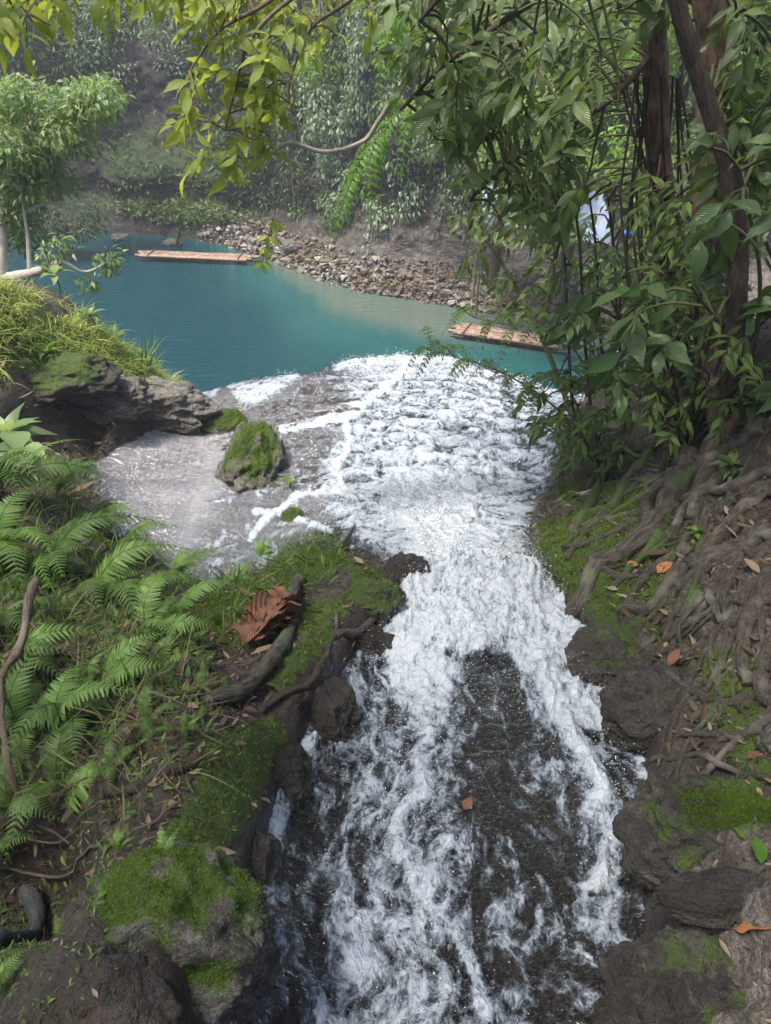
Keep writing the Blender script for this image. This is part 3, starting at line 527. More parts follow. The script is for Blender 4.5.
# leaf litter and fine debris
lw = A*inview*(1-GST)*(.25+inpoly(GPX, GPY, [(0,600),(200,620),(300,640),(220,760),(130,880),(0,880)])*1.+1.0*inpoly(GPX, GPY, [(620,560),(790,480),(790,790),(680,780),(640,700)]))*(GY < 6.5)
i = pick(lw, 24000); Pm = np.stack([GX[i], GY[i], GZ[i]+.006], 1); D = nrm(rv(len(i))*[1, 1, .3]); mb = MB()
leaves(mb, Pm, D, nrm(UP+rv(len(i), .5)), (.006+RNG.gamma(1.3, .014, len(i)))*(.5+.25*GY[i]), RNG.uniform(.08, .5, len(i)), 3, RNG.uniform(-.3, .4, len(i)), .2); tag(mb.build('leaf_litter', M['litter']), kind='stuff')
gw = A*inview*(1-GST)*((GPX > 800)|((GPX < -30)*(GPY > 380)))*(fbm(GX*2, GY*2, 7, 3) > -.25); i = pick(gw.astype(float), 9000); Pm = np.stack([GX[i], GY[i], GZ[i]], 1); D = nrm(UP*.6+rv(len(i), .6))
mb = MB(); leaves(mb, Pm, D, nrm(UP+rv(len(i), .6)), RNG.uniform(.04, .12, len(i)), RNG.uniform(.1, .45, len(i)), 4, RNG.uniform(.2, .8, len(i)), .1); tag(mb.build('undergrowth', M['leaf_mid']), kind='stuff')
# pebbles
def icoblob(n=2):
    import bmesh
    bm = bmesh.new(); bmesh.ops.create_icosphere(bm, subdivisions=n, radius=1); bm.verts.ensure_lookup_table()
    V = np.array([v.co[:] for v in bm.verts]); Fq = np.array([[v.index for v in f.verts] for f in bm.faces]); bm.free(); return V, Fq
I1 = icoblob(1); I2 = icoblob(2); I5 = icoblob(5); I6 = icoblob(6)
cw = (np.abs(tt[None]-.19) < .10)*np.exp(-np.clip(ZZ, 0, 9)/.45)*(CYy > 14)*(cpx > 200)*(cpx < 760)
j = pick(cw.ravel(), 9000); c = CP3.reshape(-1, 3)[j]+rv(len(j), .08); r = RNG.gamma(1.1, .026, len(j))+.012
Vs = I1[0][None]*(1+.28*RNG.normal(size=(len(j), len(I1[0]), 1)))*r[:, None, None]*RNG.uniform(.6, 1.3, (len(j), 1, 3))*[1, 1, .7]+c[:, None]
mb = MB(); mb.add(Vs.reshape(-1, 3), (I1[1][None]+np.arange(len(j))[:, None, None]*len(I1[0])).reshape(-1, 3), np.repeat(RNG.uniform(0, 1, len(j)), len(I1[0])))
t = NT('shingle'); a = t.attr('tint'); col = t.mix(a, C(.07, .058, .045), C(.33, .30, .25)); col = t.mix(t.rng(t.noise(t.pos(), 1.1, 4), .42, .6), col, C(.13, .095, .06)); M['shingle'] = t.done(t.prin(col, .8))
tag(mb.build('shingle', M['shingle'], smooth=False), kind='stuff')
# undergrowth clinging to the cliff
cN = np.stack([-nv[:, 0], -nv[:, 1], 0*nv[:, 0]+.25], 1)[:, None]+0*CP3
cw = (wall*(CYy > 14))*(np.clip(cmoss-.12, 0, 1)**1.1)*(ZZ < 14)*(cpx > -40)*(cpx < 800)*(1+1.2*(cpx > 250))+0*CXx; j = pick(cw.ravel(), 52000)
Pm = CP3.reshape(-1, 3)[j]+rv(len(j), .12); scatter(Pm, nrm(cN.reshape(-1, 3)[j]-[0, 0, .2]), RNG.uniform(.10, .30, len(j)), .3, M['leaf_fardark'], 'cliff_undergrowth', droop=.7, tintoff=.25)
cw = np.exp(-(((cpx-172)/36)**2)-(((cpy-202)/11)**2))*(CYy > 14)+.8*np.exp(-(((cpx-200)/30)**2)-(((cpy-213)/7)**2)); j = pick(cw.ravel(), 4200); Pm = CP3.reshape(-1, 3)[j]+rv(len(j), .12)+[0, -.1, .1]
scatter(Pm, nrm(cN.reshape(-1, 3)[j]+[0, 0, .6]), RNG.uniform(.12, .30, len(j)), .35, M['leaf_far'], 'ledge_plants', droop=.6, tintoff=.25)

# ================================================================== CREEPERS AND TREES ON THE FAR SIDE
def foliage(mb, centres, radii, n, Ls, wr=.4, seg=2, droop=.4, tilt=.2, tintc=0):
    """leaves through the volume of overlapping clumps, denser towards each clump's skin"""
    c = np.asarray(centres, float); radii = np.asarray(radii, float).reshape(len(c), -1); k = RNG.choice(len(c), n, p=radii[:, 0]**2/(radii[:, 0]**2).sum())
    d = nrm(rv(n)); r = RNG.uniform(.15, 1, n)**.45*(1+.18*RNG.normal(size=n)); Pp = c[k]+d*r[:, None]*radii[k]
    Dd = nrm(d*.7+rv(n, .55)+[0, 0, -tilt]); tb = RNG.uniform(-.28, .28, len(c))[k]
    leaves(mb, Pp, Dd, nrm(UP*.8+d*.3+rv(n, .4)), RNG.uniform(Ls*.6, Ls*1.3, n), wr, seg, droop, .12, np.clip(RNG.uniform(.1, .9, n)+tb+tintc, 0, 1))
def shrub(name, label, cat, px, py, Y, w, h, n, L, mat, group=None, nc=12, hang=False, stem='twig', depth=.7, tintc=0):
    s = (Y/.9)/F; c0 = P(px, py, Y) if Y else onshore(px, py)
    if not Y: s = c0[1]/.9/F
    W, H = w*s, h*s; root = c0+np.array([0, .6, H*.5 if hang else -H*.5]); o = thing(name, root, label, cat, group)
    cs = []; rs = []
    for i in range(nc):
        u = RNG.uniform(-1, 1); v = RNG.uniform(-1, 1)
        if hang: u *= (.45+.55*(v+1)/2)
        else: u *= math.sqrt(max(.1, 1-v*v))
        cs.append(c0+[u*W*.38, RNG.uniform(-.5, .5)*W*depth*.5, v*H*.40]); rr_ = RNG.uniform(.16, .30)*min(W, H)*(1.1 if not hang else .85)
        rs.append([rr_*1.1, rr_, rr_*(.75 if not hang else 1.25)])
    mb = MB(); foliage(mb, cs, rs, n, L, tilt=.9 if hang else .2, tintc=tintc); mb.build('foliage', M[mat], o)
    ms = MB()
    for c in cs[:8]: tube(ms, smoothpath([root, (root+c)/2+rv(1, .08*W)[0], c], 8), [.05, .012], 5)
    ms.build('stem', M[stem], o); return o
cl = 'creepers hanging on the far cliff'
shrub('hanging_creeper', 'pale grey-green creeper hanging in a long tongue behind the curved bare branch', 'creeper', 345, 165, 0, 62, 120, 3200, .17, 'leaf_pale', cl, hang=True)
shrub('hanging_creeper', 'silvery creeper hanging above the cliff roots, right of the lime-green spray', 'creeper', 405, 175, 0, 50, 100, 1500, .16, 'leaf_pale', cl, hang=True, tintc=.3)
shrub('hanging_creeper', 'thin pale creeper dangling from the cliff top at the centre of the photograph', 'creeper', 372, 75, 0, 55, 110, 1900, .16, 'leaf_pale', cl, hang=True)
shrub('hanging_creeper', 'fresh green creeper draping the cliff behind the yellow-leaved branch', 'creeper', 300, 55, 0, 75, 130, 2500, .18, 'leaf_far', cl, hang=True, tintc=.2)
shrub('hanging_creeper', 'dull olive creeper spread low on the cliff over the pale shore rocks', 'creeper', 345, 212, 0, 70, 46, 1200, .16, 'leaf_far', cl, hang=True)
shrub('hanging_creeper', 'blue-green creeper below the yellow-leaved branch, above the dark ledge', 'creeper', 262, 175, 0, 50, 70, 1300, .16, 'leaf_fardark', cl, hang=True, tintc=.3)
for lab_, a_, b_, w_, h_, n_, m_, tc_ in (('bright green creeper between the yellow leaves and the thin pale creeper', 335, 60, 60, 120, 2000, 'leaf_farlime', -.1), ('pale creeper strands hanging just left of the lime feathery branch', 318, 120, 40, 90, 1300, 'leaf_pale', -.1),
  ('silvery creeper high above the lime feathery branch', 400, 85, 46, 110, 1700, 'leaf_pale', .1), ('yellow-green creeper over the cliff beneath the lime spray at the top', 440, 110, 50, 120, 1700, 'leaf_far', .3), ('short pale creeper over the dark hollow under the curved twig', 378, 225, 34, 50, 700, 'leaf_pale', .2),
  ('thin dull creeper left of the long pale tongue', 300, 190, 34, 80, 900, 'leaf_far', 0), ('pale creeper over the rooty cliff face behind the dangling shrub', 455, 190, 44, 90, 1200, 'leaf_pale', -.2), ('green creeper falling over the cliff behind the top of the yellow leaves', 215, 90, 50, 110, 1500, 'leaf_fardark', .3)):
    shrub('hanging_creeper', lab_, 'creeper', a_, b_, 0, w_, h_, n_, .16, m_, cl, hang=True, tintc=tc_)
cb = 'bushes and small trees on the far cliff'
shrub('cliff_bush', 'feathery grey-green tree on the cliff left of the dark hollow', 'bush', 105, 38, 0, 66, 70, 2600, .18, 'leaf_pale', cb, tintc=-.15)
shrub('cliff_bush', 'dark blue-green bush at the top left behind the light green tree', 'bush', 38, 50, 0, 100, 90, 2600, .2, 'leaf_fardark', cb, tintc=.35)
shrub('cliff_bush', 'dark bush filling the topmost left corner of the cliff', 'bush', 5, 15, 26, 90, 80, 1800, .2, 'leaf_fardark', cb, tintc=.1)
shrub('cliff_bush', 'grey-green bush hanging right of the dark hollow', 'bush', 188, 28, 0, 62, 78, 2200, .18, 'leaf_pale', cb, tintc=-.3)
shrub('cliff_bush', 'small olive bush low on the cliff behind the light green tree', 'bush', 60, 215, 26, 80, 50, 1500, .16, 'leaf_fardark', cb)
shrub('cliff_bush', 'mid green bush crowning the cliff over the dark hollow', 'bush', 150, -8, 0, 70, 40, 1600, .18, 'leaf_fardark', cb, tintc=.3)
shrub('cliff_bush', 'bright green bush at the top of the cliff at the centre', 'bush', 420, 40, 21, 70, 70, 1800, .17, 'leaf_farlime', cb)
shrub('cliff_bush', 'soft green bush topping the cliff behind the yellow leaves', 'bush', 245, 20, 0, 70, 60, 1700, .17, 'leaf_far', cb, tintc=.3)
def far_tree(label, px, py, Y, w, h, n, L, mat, tc=0):
    s = (Y/.9)/F; c0 = P(px, py, Y); W, H = w*s, h*s; b = c0-[0, 0, H*.5+2.5]; o = thing('background_tree', b, label, 'tree', 'trees beyond the right bank')
    cs = [c0+[RNG.uniform(-.42, .42)*W, RNG.uniform(-.3, .3)*W, RNG.uniform(-.42, .42)*H] for _ in range(18)]; rs = [[q, q, q*.7] for q in RNG.uniform(.13, .24, 18)*min(W, H)]
    mb = MB(); foliage(mb, cs, rs, n, L, tintc=tc); mb.build('crown', M[mat], o); ms = MB(); tube(ms, smoothpath([b, b+[.1, .1, H*.4], c0], 12), [.16, .06], 7, .2, .2)
    for c in cs[:9]: tube(ms, smoothpath([c0-[0, 0, H*.3], (c0+c)/2+[0, 0, -.1*H], c], 7), [.05, .012], 5)
    ms.build('trunk', M['bark_dark'], o)
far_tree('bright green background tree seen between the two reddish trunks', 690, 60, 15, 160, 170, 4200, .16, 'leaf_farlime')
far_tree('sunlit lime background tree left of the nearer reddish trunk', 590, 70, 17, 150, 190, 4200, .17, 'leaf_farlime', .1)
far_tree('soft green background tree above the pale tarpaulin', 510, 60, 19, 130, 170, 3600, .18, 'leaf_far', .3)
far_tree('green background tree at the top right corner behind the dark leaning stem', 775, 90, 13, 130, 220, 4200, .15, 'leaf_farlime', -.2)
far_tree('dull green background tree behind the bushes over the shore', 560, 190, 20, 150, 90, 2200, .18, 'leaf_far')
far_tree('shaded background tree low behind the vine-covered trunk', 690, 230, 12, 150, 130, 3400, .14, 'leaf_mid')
# the tarpaulin and odd coloured bits glimpsed through the leaves
t = NT('tarpaulin'); M['tarp'] = t.done(t.prin(t.mix(t.noise(t.pos(), 4, 3), C(.30, .40, .66), C(.62, .66, .80)), .5, t.bump(t.noise(t.pos(), 5, 3), .6, .05)))
u, v = np.meshgrid(np.linspace(0, 1, 30), np.linspace(0, 1, 16)); q = P(482, 172, 21); X = q[0]+u*3.4; Z = q[2]-v*1.0-u*.5-.12*np.sin(u*9)*v; Y = q[1]-v*.9+.1*np.sin(u*14+v*5)
o = thing('tarpaulin', (q[0]+1.7, q[1], q[2]-3), 'pale blue tarpaulin shelter glimpsed through the leaves beyond the pool', 'tarpaulin')
V = np.stack([X, Y, Z], -1).reshape(-1, 3); Fq = grid_faces(16, 30); n0 = len(V); make('sheet', np.vstack([V, V-[0, 0, .012]]), np.vstack([Fq, (Fq+n0)[:, ::-1]]), M['tarp'], o)
for xx, yy in ((0, 0), (3.3, 0), (0, -.85), (3.3, -.85)): ms = MB(); tube(ms, [q+[xx, yy, -.25-abs(yy)*.9-xx*.15], q+[xx, yy, -4.6]], .04, 6); ms.build('pole', M['twig'], o)
def plainmat(name, c, r=.5): t = NT(name); nz = t.noise(t.pos(), 25, 3); return t.done(t.prin(t.mix(nz, C(*[a*.75 for a in c]), C(*c)), r, t.bump(nz, .5, .01)))
M['blue'] = plainmat('blue_cloth', (.03, .14, .75)); M['green'] = plainmat('green_plastic', (.04, .62, .14))
def clothbit(name, label, cat, px, py, Y, s, mat):
    c = P(px, py, Y); V, Fq = I2; n = 1+.35*fbm(V[:, 0]*1.7+px, V[:, 1]*1.7, V[:, 2]*1.7, 3); o = make(name, V*n[:, None]*s*[1, .6, .8]+c, Fq, M[mat], origin=c); tag(o, label, cat)
clothbit('cloth', 'small bright blue cloth glimpsed high among the leaves beside the vine-covered trunk', 'cloth', 628, 234, 7.5, .06, 'blue')
clothbit('plastic_bag', 'bright green plastic bag glimpsed low among the leaves over the water', 'bag', 614, 356, 8.6, .09, 'green')

# ================================================================== BAMBOO RAFTS
t = NT('bamboo'); a = t.attr('tint'); n = t.noise(t.pos(), 12, 4); col = t.mix(a, C(.12, .07, .05), C(.30, .18, .12)); col = t.mix(t.rng(n, .5, .7), col, C(.42, .32, .23)); M['bamboo'] = t.done(t.prin(col, .6, t.bump(n, .4, .01)))
M['bamboo_dark'] = plainmat('bamboo_lashing', (.16, .11, .08))
def raft(label, pa, pb, wdt, n):
    a, b = np.array(pa, float), np.array(pb, float); d = nrm(b-a); s = np.array([-d[1], d[0], 0]); L = np.linalg.norm(b-a); c = (a+b)/2; o = thing('bamboo_raft', c, label, 'raft', 'bamboo rafts moored in the pool')
    for i in range(n):
        off = (i-(n-1)/2)*wdt/n; mb = MB(); e0, e1 = RNG.uniform(-.25, .25, 2); path = np.linspace(a+d*e0, b+d*e1, 26)+s*off+[0, 0, .075]; path[:, 2] += .02*fbm(path[:, 0], path[:, 1]+i*3, 0, 2); path += s*(.015*np.sin(np.linspace(0, 5, 26)+i))[:, None]
        rr_ = np.full(26, .047); rr_[::3] = .054; tube(mb, path, rr_, 8, RNG.uniform(0, 1)); mb.build('bamboo_pole', M['bamboo'], o)
    for f_ in (.10, .90):
        mb = MB(); m = a+d*L*f_; tube(mb, [m-s*wdt*.56+[0, 0, .14], m+s*wdt*.56+[0, 0, .14]], .018, 6); mb.build('crossbar', M['bamboo_dark'], o)
def onpool(px, py, z=0.0):
    yc = (CY-py)/F; k = (sin(TH)-yc*cos(TH))/(cos(TH)+yc*sin(TH)); return P(px, py, (CZ-z)/k)
raft('weathered pinkish bamboo raft lying across the dark far end of the pool', onpool(141, 256, .1), onpool(252, 260, .1), .62, 8)
raft('reddish bamboo raft moored near the right shore behind the leaves', onpool(457, 331, .1), onpool(560, 346, .1), .72, 8)
# ================================================================== BOULDERS
def boulder(name, label, c, r, seed, moss=.3, palev=.3, wetv=.2, sub=I5, group=None, cat='rock', rough=.28, mat='boulder'):
    V, Fq = sub; V = V.copy(); k = 1+rough*(rid(V[:, 0]*.8+seed, V[:, 1]*.8, V[:, 2]*.8, 5)-.4)+.12*fbm(V[:, 0]*3+seed, V[:, 1]*3, V[:, 2]*3, 4)+.03*fbm(V[:, 0]*11, V[:, 1]*11+seed, V[:, 2]*11, 3)
    N = V.copy(); V = V*k[:, None]*np.asarray(r)+np.asarray(c); m = np.clip(moss*ss(-.1, .7, N[:, 2])*(1+.8*fbm(N[:, 0]*2+seed, N[:, 1]*2, N[:, 2]*2, 3)), 0, 1)
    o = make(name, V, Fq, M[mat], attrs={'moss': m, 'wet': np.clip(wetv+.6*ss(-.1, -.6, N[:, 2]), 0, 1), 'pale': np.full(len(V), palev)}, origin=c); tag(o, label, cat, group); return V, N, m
def mosscover(V, N, m, n, L, mat='moss'):
    w = np.clip(m-.3, 0, 1)*(N[:, 2] > .1)+1e-9; j = pick(w, n); L = L*.45; n *= 1; Pm = V[j]+rv(n, L*.4); MV.append((Pm, nrm(N[j]+UP), L))
MV = []
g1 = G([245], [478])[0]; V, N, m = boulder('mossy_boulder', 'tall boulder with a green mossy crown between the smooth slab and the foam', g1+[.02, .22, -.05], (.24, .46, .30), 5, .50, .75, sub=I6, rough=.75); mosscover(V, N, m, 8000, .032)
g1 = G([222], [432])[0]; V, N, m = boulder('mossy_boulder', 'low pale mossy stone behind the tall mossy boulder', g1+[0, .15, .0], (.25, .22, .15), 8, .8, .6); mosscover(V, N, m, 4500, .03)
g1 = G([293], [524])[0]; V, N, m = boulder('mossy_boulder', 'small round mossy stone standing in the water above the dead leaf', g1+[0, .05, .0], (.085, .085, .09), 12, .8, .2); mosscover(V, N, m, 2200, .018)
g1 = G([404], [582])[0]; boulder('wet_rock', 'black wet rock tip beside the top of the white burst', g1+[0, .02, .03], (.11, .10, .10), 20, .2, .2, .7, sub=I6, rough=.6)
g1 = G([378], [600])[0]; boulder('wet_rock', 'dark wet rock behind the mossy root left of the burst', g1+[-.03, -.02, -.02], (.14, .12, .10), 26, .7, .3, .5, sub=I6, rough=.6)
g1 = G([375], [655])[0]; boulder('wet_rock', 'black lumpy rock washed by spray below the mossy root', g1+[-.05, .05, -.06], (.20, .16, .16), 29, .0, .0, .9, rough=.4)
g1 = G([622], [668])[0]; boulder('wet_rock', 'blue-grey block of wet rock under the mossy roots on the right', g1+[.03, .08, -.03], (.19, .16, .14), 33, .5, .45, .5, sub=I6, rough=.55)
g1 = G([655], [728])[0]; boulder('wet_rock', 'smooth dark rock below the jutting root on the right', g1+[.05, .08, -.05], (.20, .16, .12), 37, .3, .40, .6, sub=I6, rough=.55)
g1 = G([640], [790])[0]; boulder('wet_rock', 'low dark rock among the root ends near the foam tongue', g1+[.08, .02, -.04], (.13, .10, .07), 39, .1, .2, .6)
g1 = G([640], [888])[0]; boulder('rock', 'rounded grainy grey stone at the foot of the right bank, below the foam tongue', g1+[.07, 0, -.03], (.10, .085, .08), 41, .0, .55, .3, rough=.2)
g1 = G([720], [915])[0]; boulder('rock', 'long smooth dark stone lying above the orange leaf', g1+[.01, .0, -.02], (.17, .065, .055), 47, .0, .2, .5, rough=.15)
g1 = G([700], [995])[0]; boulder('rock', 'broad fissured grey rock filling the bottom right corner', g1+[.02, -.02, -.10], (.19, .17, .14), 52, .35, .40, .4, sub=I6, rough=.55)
g1 = G([700], [850])[0]; V, N, m = boulder('rock', 'mottled brown rock under the bright moss on the right', g1+[.04, .02, -.09], (.20, .15, .13), 57, .5, .38, .4, sub=I6, rough=.6); px_, py_ = proj(*V.T); m = pm(px_, py_, [(672,788),(790,792),(800,832),(740,838),(690,826)], 8); mosscover(V, N, m, 22000, .013)
for lab_, a_, b_, rr3, sd_ in (('dark grainy rock lining the left stream edge just under the wavy root', 322, 712, (.13, .15, .11), 91), ('dark wet rock at the left stream edge beside the bright moss strip', 283, 775, (.09, .13, .10), 95), ('black wet rock at the left stream edge next to the mossy boulder', 256, 865, (.07, .11, .08), 99)):
    g1 = G([a_], [b_])[0]; boulder('wet_rock', lab_, g1+[-.02, 0, -.045], rr3, sd_, .15, .15, .6, sub=I6, rough=.6)
g1 = G([766], [770])[0]; boulder('rock', 'small grey-green stone at the right edge above the moss cushion', g1+[.03, .02, .02], (.06, .05, .07), 61, .1, .7, .0)
g1 = G([185], [950])[0]; V, N, m = boulder('mossy_boulder', 'big shaded boulder with mossy top in the bottom left corner', g1+[-.02, .03, -.13], (.17, .14, .16), 66, .6, .65, .15, sub=I6, rough=.65); mosscover(V, N, m, 16000, .011)
g1 = G([110], [1010])[0]; boulder('rock', 'dull grey stone at the very bottom left beneath the big boulder', g1+[0, 0, -.11], (.11, .08, .09), 70, .3, .2, .3, rough=.5)
g1 = G([150], [415])[0]; boulder('outcrop_rock', 'pitted pale rock nose ending the left bank at the pool edge', g1+[-.1, .25, -.02], (.62, .34, .26), 75, .25, 1.0, .0, sub=I6, rough=.55)
g1 = G([108], [415])[0]; boulder('outcrop_rock', 'grey ledge rock in the left bank under the grass', g1+[-.1, .25, .05], (.40, .34, .22), 78, .3, .8, .0, sub=I6, rough=.55)
g1 = G([55], [400])[0]; boulder('outcrop_rock', 'dark mossy overhang over the hollow in the left bank', g1+[-.1, .3, .05], (.55, .40, .25), 83, .7, .1, .3, sub=I6, rough=.5)
for lab, x_, y_, r_ in (('flat stone standing in the dark pool nearest the far raft', 172, 244, .32), ('low stone in the dark pool near the left cliff foot', 120, 238, .3), ('white boulder on the far shore beneath the cliff roots', 407, 275, .22), ('angular pale boulder on the far shore right of the raft', 296, 246, .4), ('brownish boulder at the water edge of the far shore', 330, 262, .3)):
    c = onpool(x_, y_, .05) if y_ < 245 else onshore(x_, y_); boulder('shore_rock', lab, c, (r_, r_*.7, r_*.5), x_, .05, .9 if 'white' in lab else .7, 0, group='stones on the far side of the pool', rough=.45)
c = onpool(178, 240, .25); mb = MB(); tube(mb, smoothpath([c+[-.1, 0, -.2], c+[.05, .05, .2], c+[.12, 0, .45]], 8), [.06, .03], 6); o = mb.build('driftwood', M['bark_dark'], origin=c); tag(o, 'dark stump of driftwood sticking up behind the far raft', 'driftwood')
mb = MB()
for Pm, D0, L in MV:
    D = nrm(D0+rv(len(Pm), .5)); leaves(mb, Pm, D, nrm(np.cross(D, rv(len(Pm)))), RNG.uniform(.6, 1.3, len(Pm))*L, .34, 2, .4, .1)
tag(mb.build('boulder_moss', M['moss']), kind='stuff')
#PART3
# ================================================================== LEAFY BRANCH TOOLS
def onpath(paths):
    return np.concatenate([np.asarray(p) for p in paths])
def sprig(mb, ms, start, c, d, nl, L, wr=.36, droop=.35, r=.005, seg=5, fold=.16, tint=None, hang=.35):
    """a thin stem from start that ends in nl alternate leaves near c"""
    d = nrm(np.asarray(d, float)); seglen = L*.34*nl*.5; a = c-d*seglen*.5; b = c+d*seglen*.5-UP*hang*seglen*.35
    path = smoothpath([start, start*.45+a*.55+[0, 0, .10*np.linalg.norm(a-start)], a, (a+b)/2+[0, 0, .04], b], 14)
    tube(ms, path, [r*1.6, r, r*.5], 4, .2, cap=False)
    k = np.linspace(.60, 1.0, nl); q = np.stack([np.interp(k, np.linspace(0, 1, 14), path[:, j]) for j in range(3)], 1)
    tn = nrm(b-a); side = nrm(np.cross(tn, UP)+rv(1, .1)[0]); sg = np.where(np.arange(nl) % 2 == 0, 1, -1)[:, None]*np.where(np.arange(nl) == nl-1, .1, 1)[:, None]
    D = nrm(tn*.75+side*sg*.95+rv(nl, .34)-UP*hang*(.15+.75*RNG.random((nl, 1))))
    leaves(mb, q, D, nrm(UP*.8-np.array([0, .25, 0])+rv(nl, .45)), RNG.uniform(.72, 1.12, nl)*L, wr, seg, droop*RNG.uniform(.4, 1.4, nl), fold, np.clip((RNG.uniform(.15, .85) if tint is None else tint)+RNG.uniform(-.2, .2, nl), 0, 1))
def fill(mb, ms, skel, poly, Yr, n, nl, L, dirn=(-.5, -.3, -.2), maxstem=.75, **k):
    poly = np.array(poly, float); x0, y0 = poly.min(0); x1, y1 = poly.max(0); cnt = 0
    while cnt < n:
        a, b = RNG.uniform(x0, x1), RNG.uniform(y0, y1)
        if polydist(np.array([a]), np.array([b]), poly)[0] < 0: continue
        c = P(a, b, RNG.uniform(*Yr)); dd = np.linalg.norm(skel-c, axis=1); j = np.argmin(dd); s = skel[j]
        if dd[j] > maxstem: s = c+nrm(s-c)*maxstem*.35
        sprig(mb, ms, s, c, np.asarray(dirn)+rv(1, .55)[0]+nrm(c-s)*.6, int(RNG.integers(nl[0], nl[1]+1)), L*RNG.uniform(.75, 1.15), **k); cnt += 1
def pinnate(mb, ms, a, b, n, L, wr=.36, sag=.1, r=.003, tint=.5, drp=.3):
    a, b = np.asarray(a, float), np.asarray(b, float); path = smoothpath([a, (a+b)/2+[0, 0, sag], b], n+4); tube(ms, path, [r*1.5, r*.5], 4, .2, cap=False)
    q = path[2:-1]; m = len(q); tn = nrm(np.gradient(path, axis=0)[2:-1]); side = nrm(np.cross(tn, UP+rv(1, .15)[0])); LL = L*np.sin(np.linspace(.5, 2.75, m))
    for s in (1, -1): leaves(mb, q, nrm(side*s+tn*.45+rv(m, .08)-UP*.15), nrm(np.cross(side, tn)*np.sign(np.cross(side, tn)[:, 2:3])+rv(m, .1)), LL, wr, 3, drp, .1, np.clip(tint+RNG.uniform(-.15, .15, m), 0, 1))
    leaves(mb, path[-1:], tn[-1:], UP[None], [L*.8], wr, 3, drp, .1, [tint])
def pth(*a, n=24): return smoothpath([P(*q) for q in a], n)
# ================================================================== RIGHT BANK TREES
rootbase = G([690], [455])[0]
tA = thing('riverbank_tree', rootbase, 'nearer tree with reddish-brown bark whose mossy roots cover the right bank', 'tree')
pA = smoothpath([P(650, -140, 4.7), P(652, -30, 4.75), P(655, 60, 4.8), P(658, 150, 4.8), P(664, 230, 4.7), P(672, 320, 4.5), P(682, 400, 4.2), rootbase+[0, .1, -.1], rootbase+[.02, .1, -.7]], 60)
mb = MB(); tube(mb, pA, [.058, .064, .068, .07, .075, .10], 18, .0, .22); mb.build('trunk', M['bark_red'], tA)
tB = thing('riverbank_tree', G([735], [440])[0], 'farther reddish-brown trunk standing right of the vine-covered tree', 'tree')
pB = smoothpath([P(704, -140, 4.2), P(708, -30, 4.2), P(712, 50, 4.2), P(710, 130, 4.2), P(708, 210, 4.1), P(708, 300, 4.0), P(714, 390, 3.8), np.array(tB['_o'])+[0, .1, -.1], np.array(tB['_o'])+[.02, .1, -.7]], 60)
mb = MB(); tube(mb, pB, [.06, .068, .072, .075, .08, .10], 18, .0, .22); mb.build('trunk', M['bark_red'], tB)
tC = thing('sapling', G([728], [425])[0], 'slim dark leaning stem in front of the right-hand trunks', 'sapling')
pC = smoothpath([P(660, -60, 3.5), P(684, 30, 3.5), P(705, 95, 3.5), P(728, 170, 3.45), P(738, 250, 3.4), P(735, 330, 3.3), np.array(tC['_o'])+[0, 0, -.05]], 50)
mb = MB(); tube(mb, pC, [.028, .034, .04, .045], 12, .1, .25); mb.build('trunk', M['bark_dark'], tC)
# limbs reaching left and overhead
limbs = [smoothpath([pA[2], P(600, -40, 4.3), P(520, 10, 4.0), P(450, 60, 3.9), P(400, 110, 3.9)], 30), smoothpath([pA[14], P(610, 100, 4.4), P(560, 130, 4.2), P(500, 170, 4.2), P(470, 200, 4.2)], 30),
 smoothpath([pA[0], P(560, -60, 3.4), P(470, -30, 3.2), P(420, 20, 3.2)], 26), smoothpath([pA[0], pA[0]+[-.6, -1.2, 1.4], [-.4, 1.6, CZ+3.2], [-2.6, .8, CZ+3.6], [-4.2, .2, CZ+3.4]], 40),
 smoothpath([pA[0]+[-.6, -1.2, 1.4], [1.0, -.2, CZ+3.4], [-.6, -1.4, CZ+3.8]], 24)]
mb = MB()
for i, l in enumerate(limbs): tube(mb, l, [.020, .008] if i < 3 else [.07, .03], 8, .1, .2)
mb.build('limbs', M['bark_dark'], tA)
mb, ms = MB(), MB(); sk = onpath(limbs[:3]+[pA[:30]])
fill(mb, ms, sk, [(380,-20),(560,-20),(600,40),(600,110),(540,150),(470,120),(400,60)], (3.3, 4.9), 84, (6, 9), .14, dirn=(-.7,-.1,-.1), hang=.4)
fill(mb, ms, sk, [(430,60),(560,110),(600,180),(560,230),(480,215),(440,150)], (3.8, 5.4), 80, (6, 9), .13, dirn=(-.6,-.2,-.2), hang=.45)
fill(mb, ms, sk, [(560,-20),(640,-20),(630,60),(600,140),(560,120)], (4.9, 6.0), 34, (5, 8), .14, hang=.5)
n = 2300; c = np.stack([RNG.uniform(-6.5, 1.6, n), RNG.uniform(-3.0, 2.6, n), CZ+RNG.uniform(2.6, 4.6, n)], 1); c = c[fbm(c[:, 0]*.7, c[:, 1]*.7, 3, 2) > -.42]  # unseen overhead leaves, added to the crown to shade the near stream
D = rv(len(c)); D[:, 2] *= .4; leaves(mb, c, D, nrm(UP+rv(len(c), .35)), RNG.uniform(.22, .36, len(c)), .42, 3, .3, .1)
mb.build('crown', M['leaf_dark'], tA); ms.build('twigs', M['stem_green'], tA)
mb, ms = MB(), MB(); lB = [smoothpath([pB[4], P(740, 20, 3.9), P(780, 60, 3.6)], 14), smoothpath([pB[18], P(735, 150, 3.9), P(770, 190, 3.6)], 14), smoothpath([pB[10], P(690, 20, 4.8), P(620, 20, 5.2)], 14)]
for l in lB: tube(ms, l, [.018, .008], 6, .1)
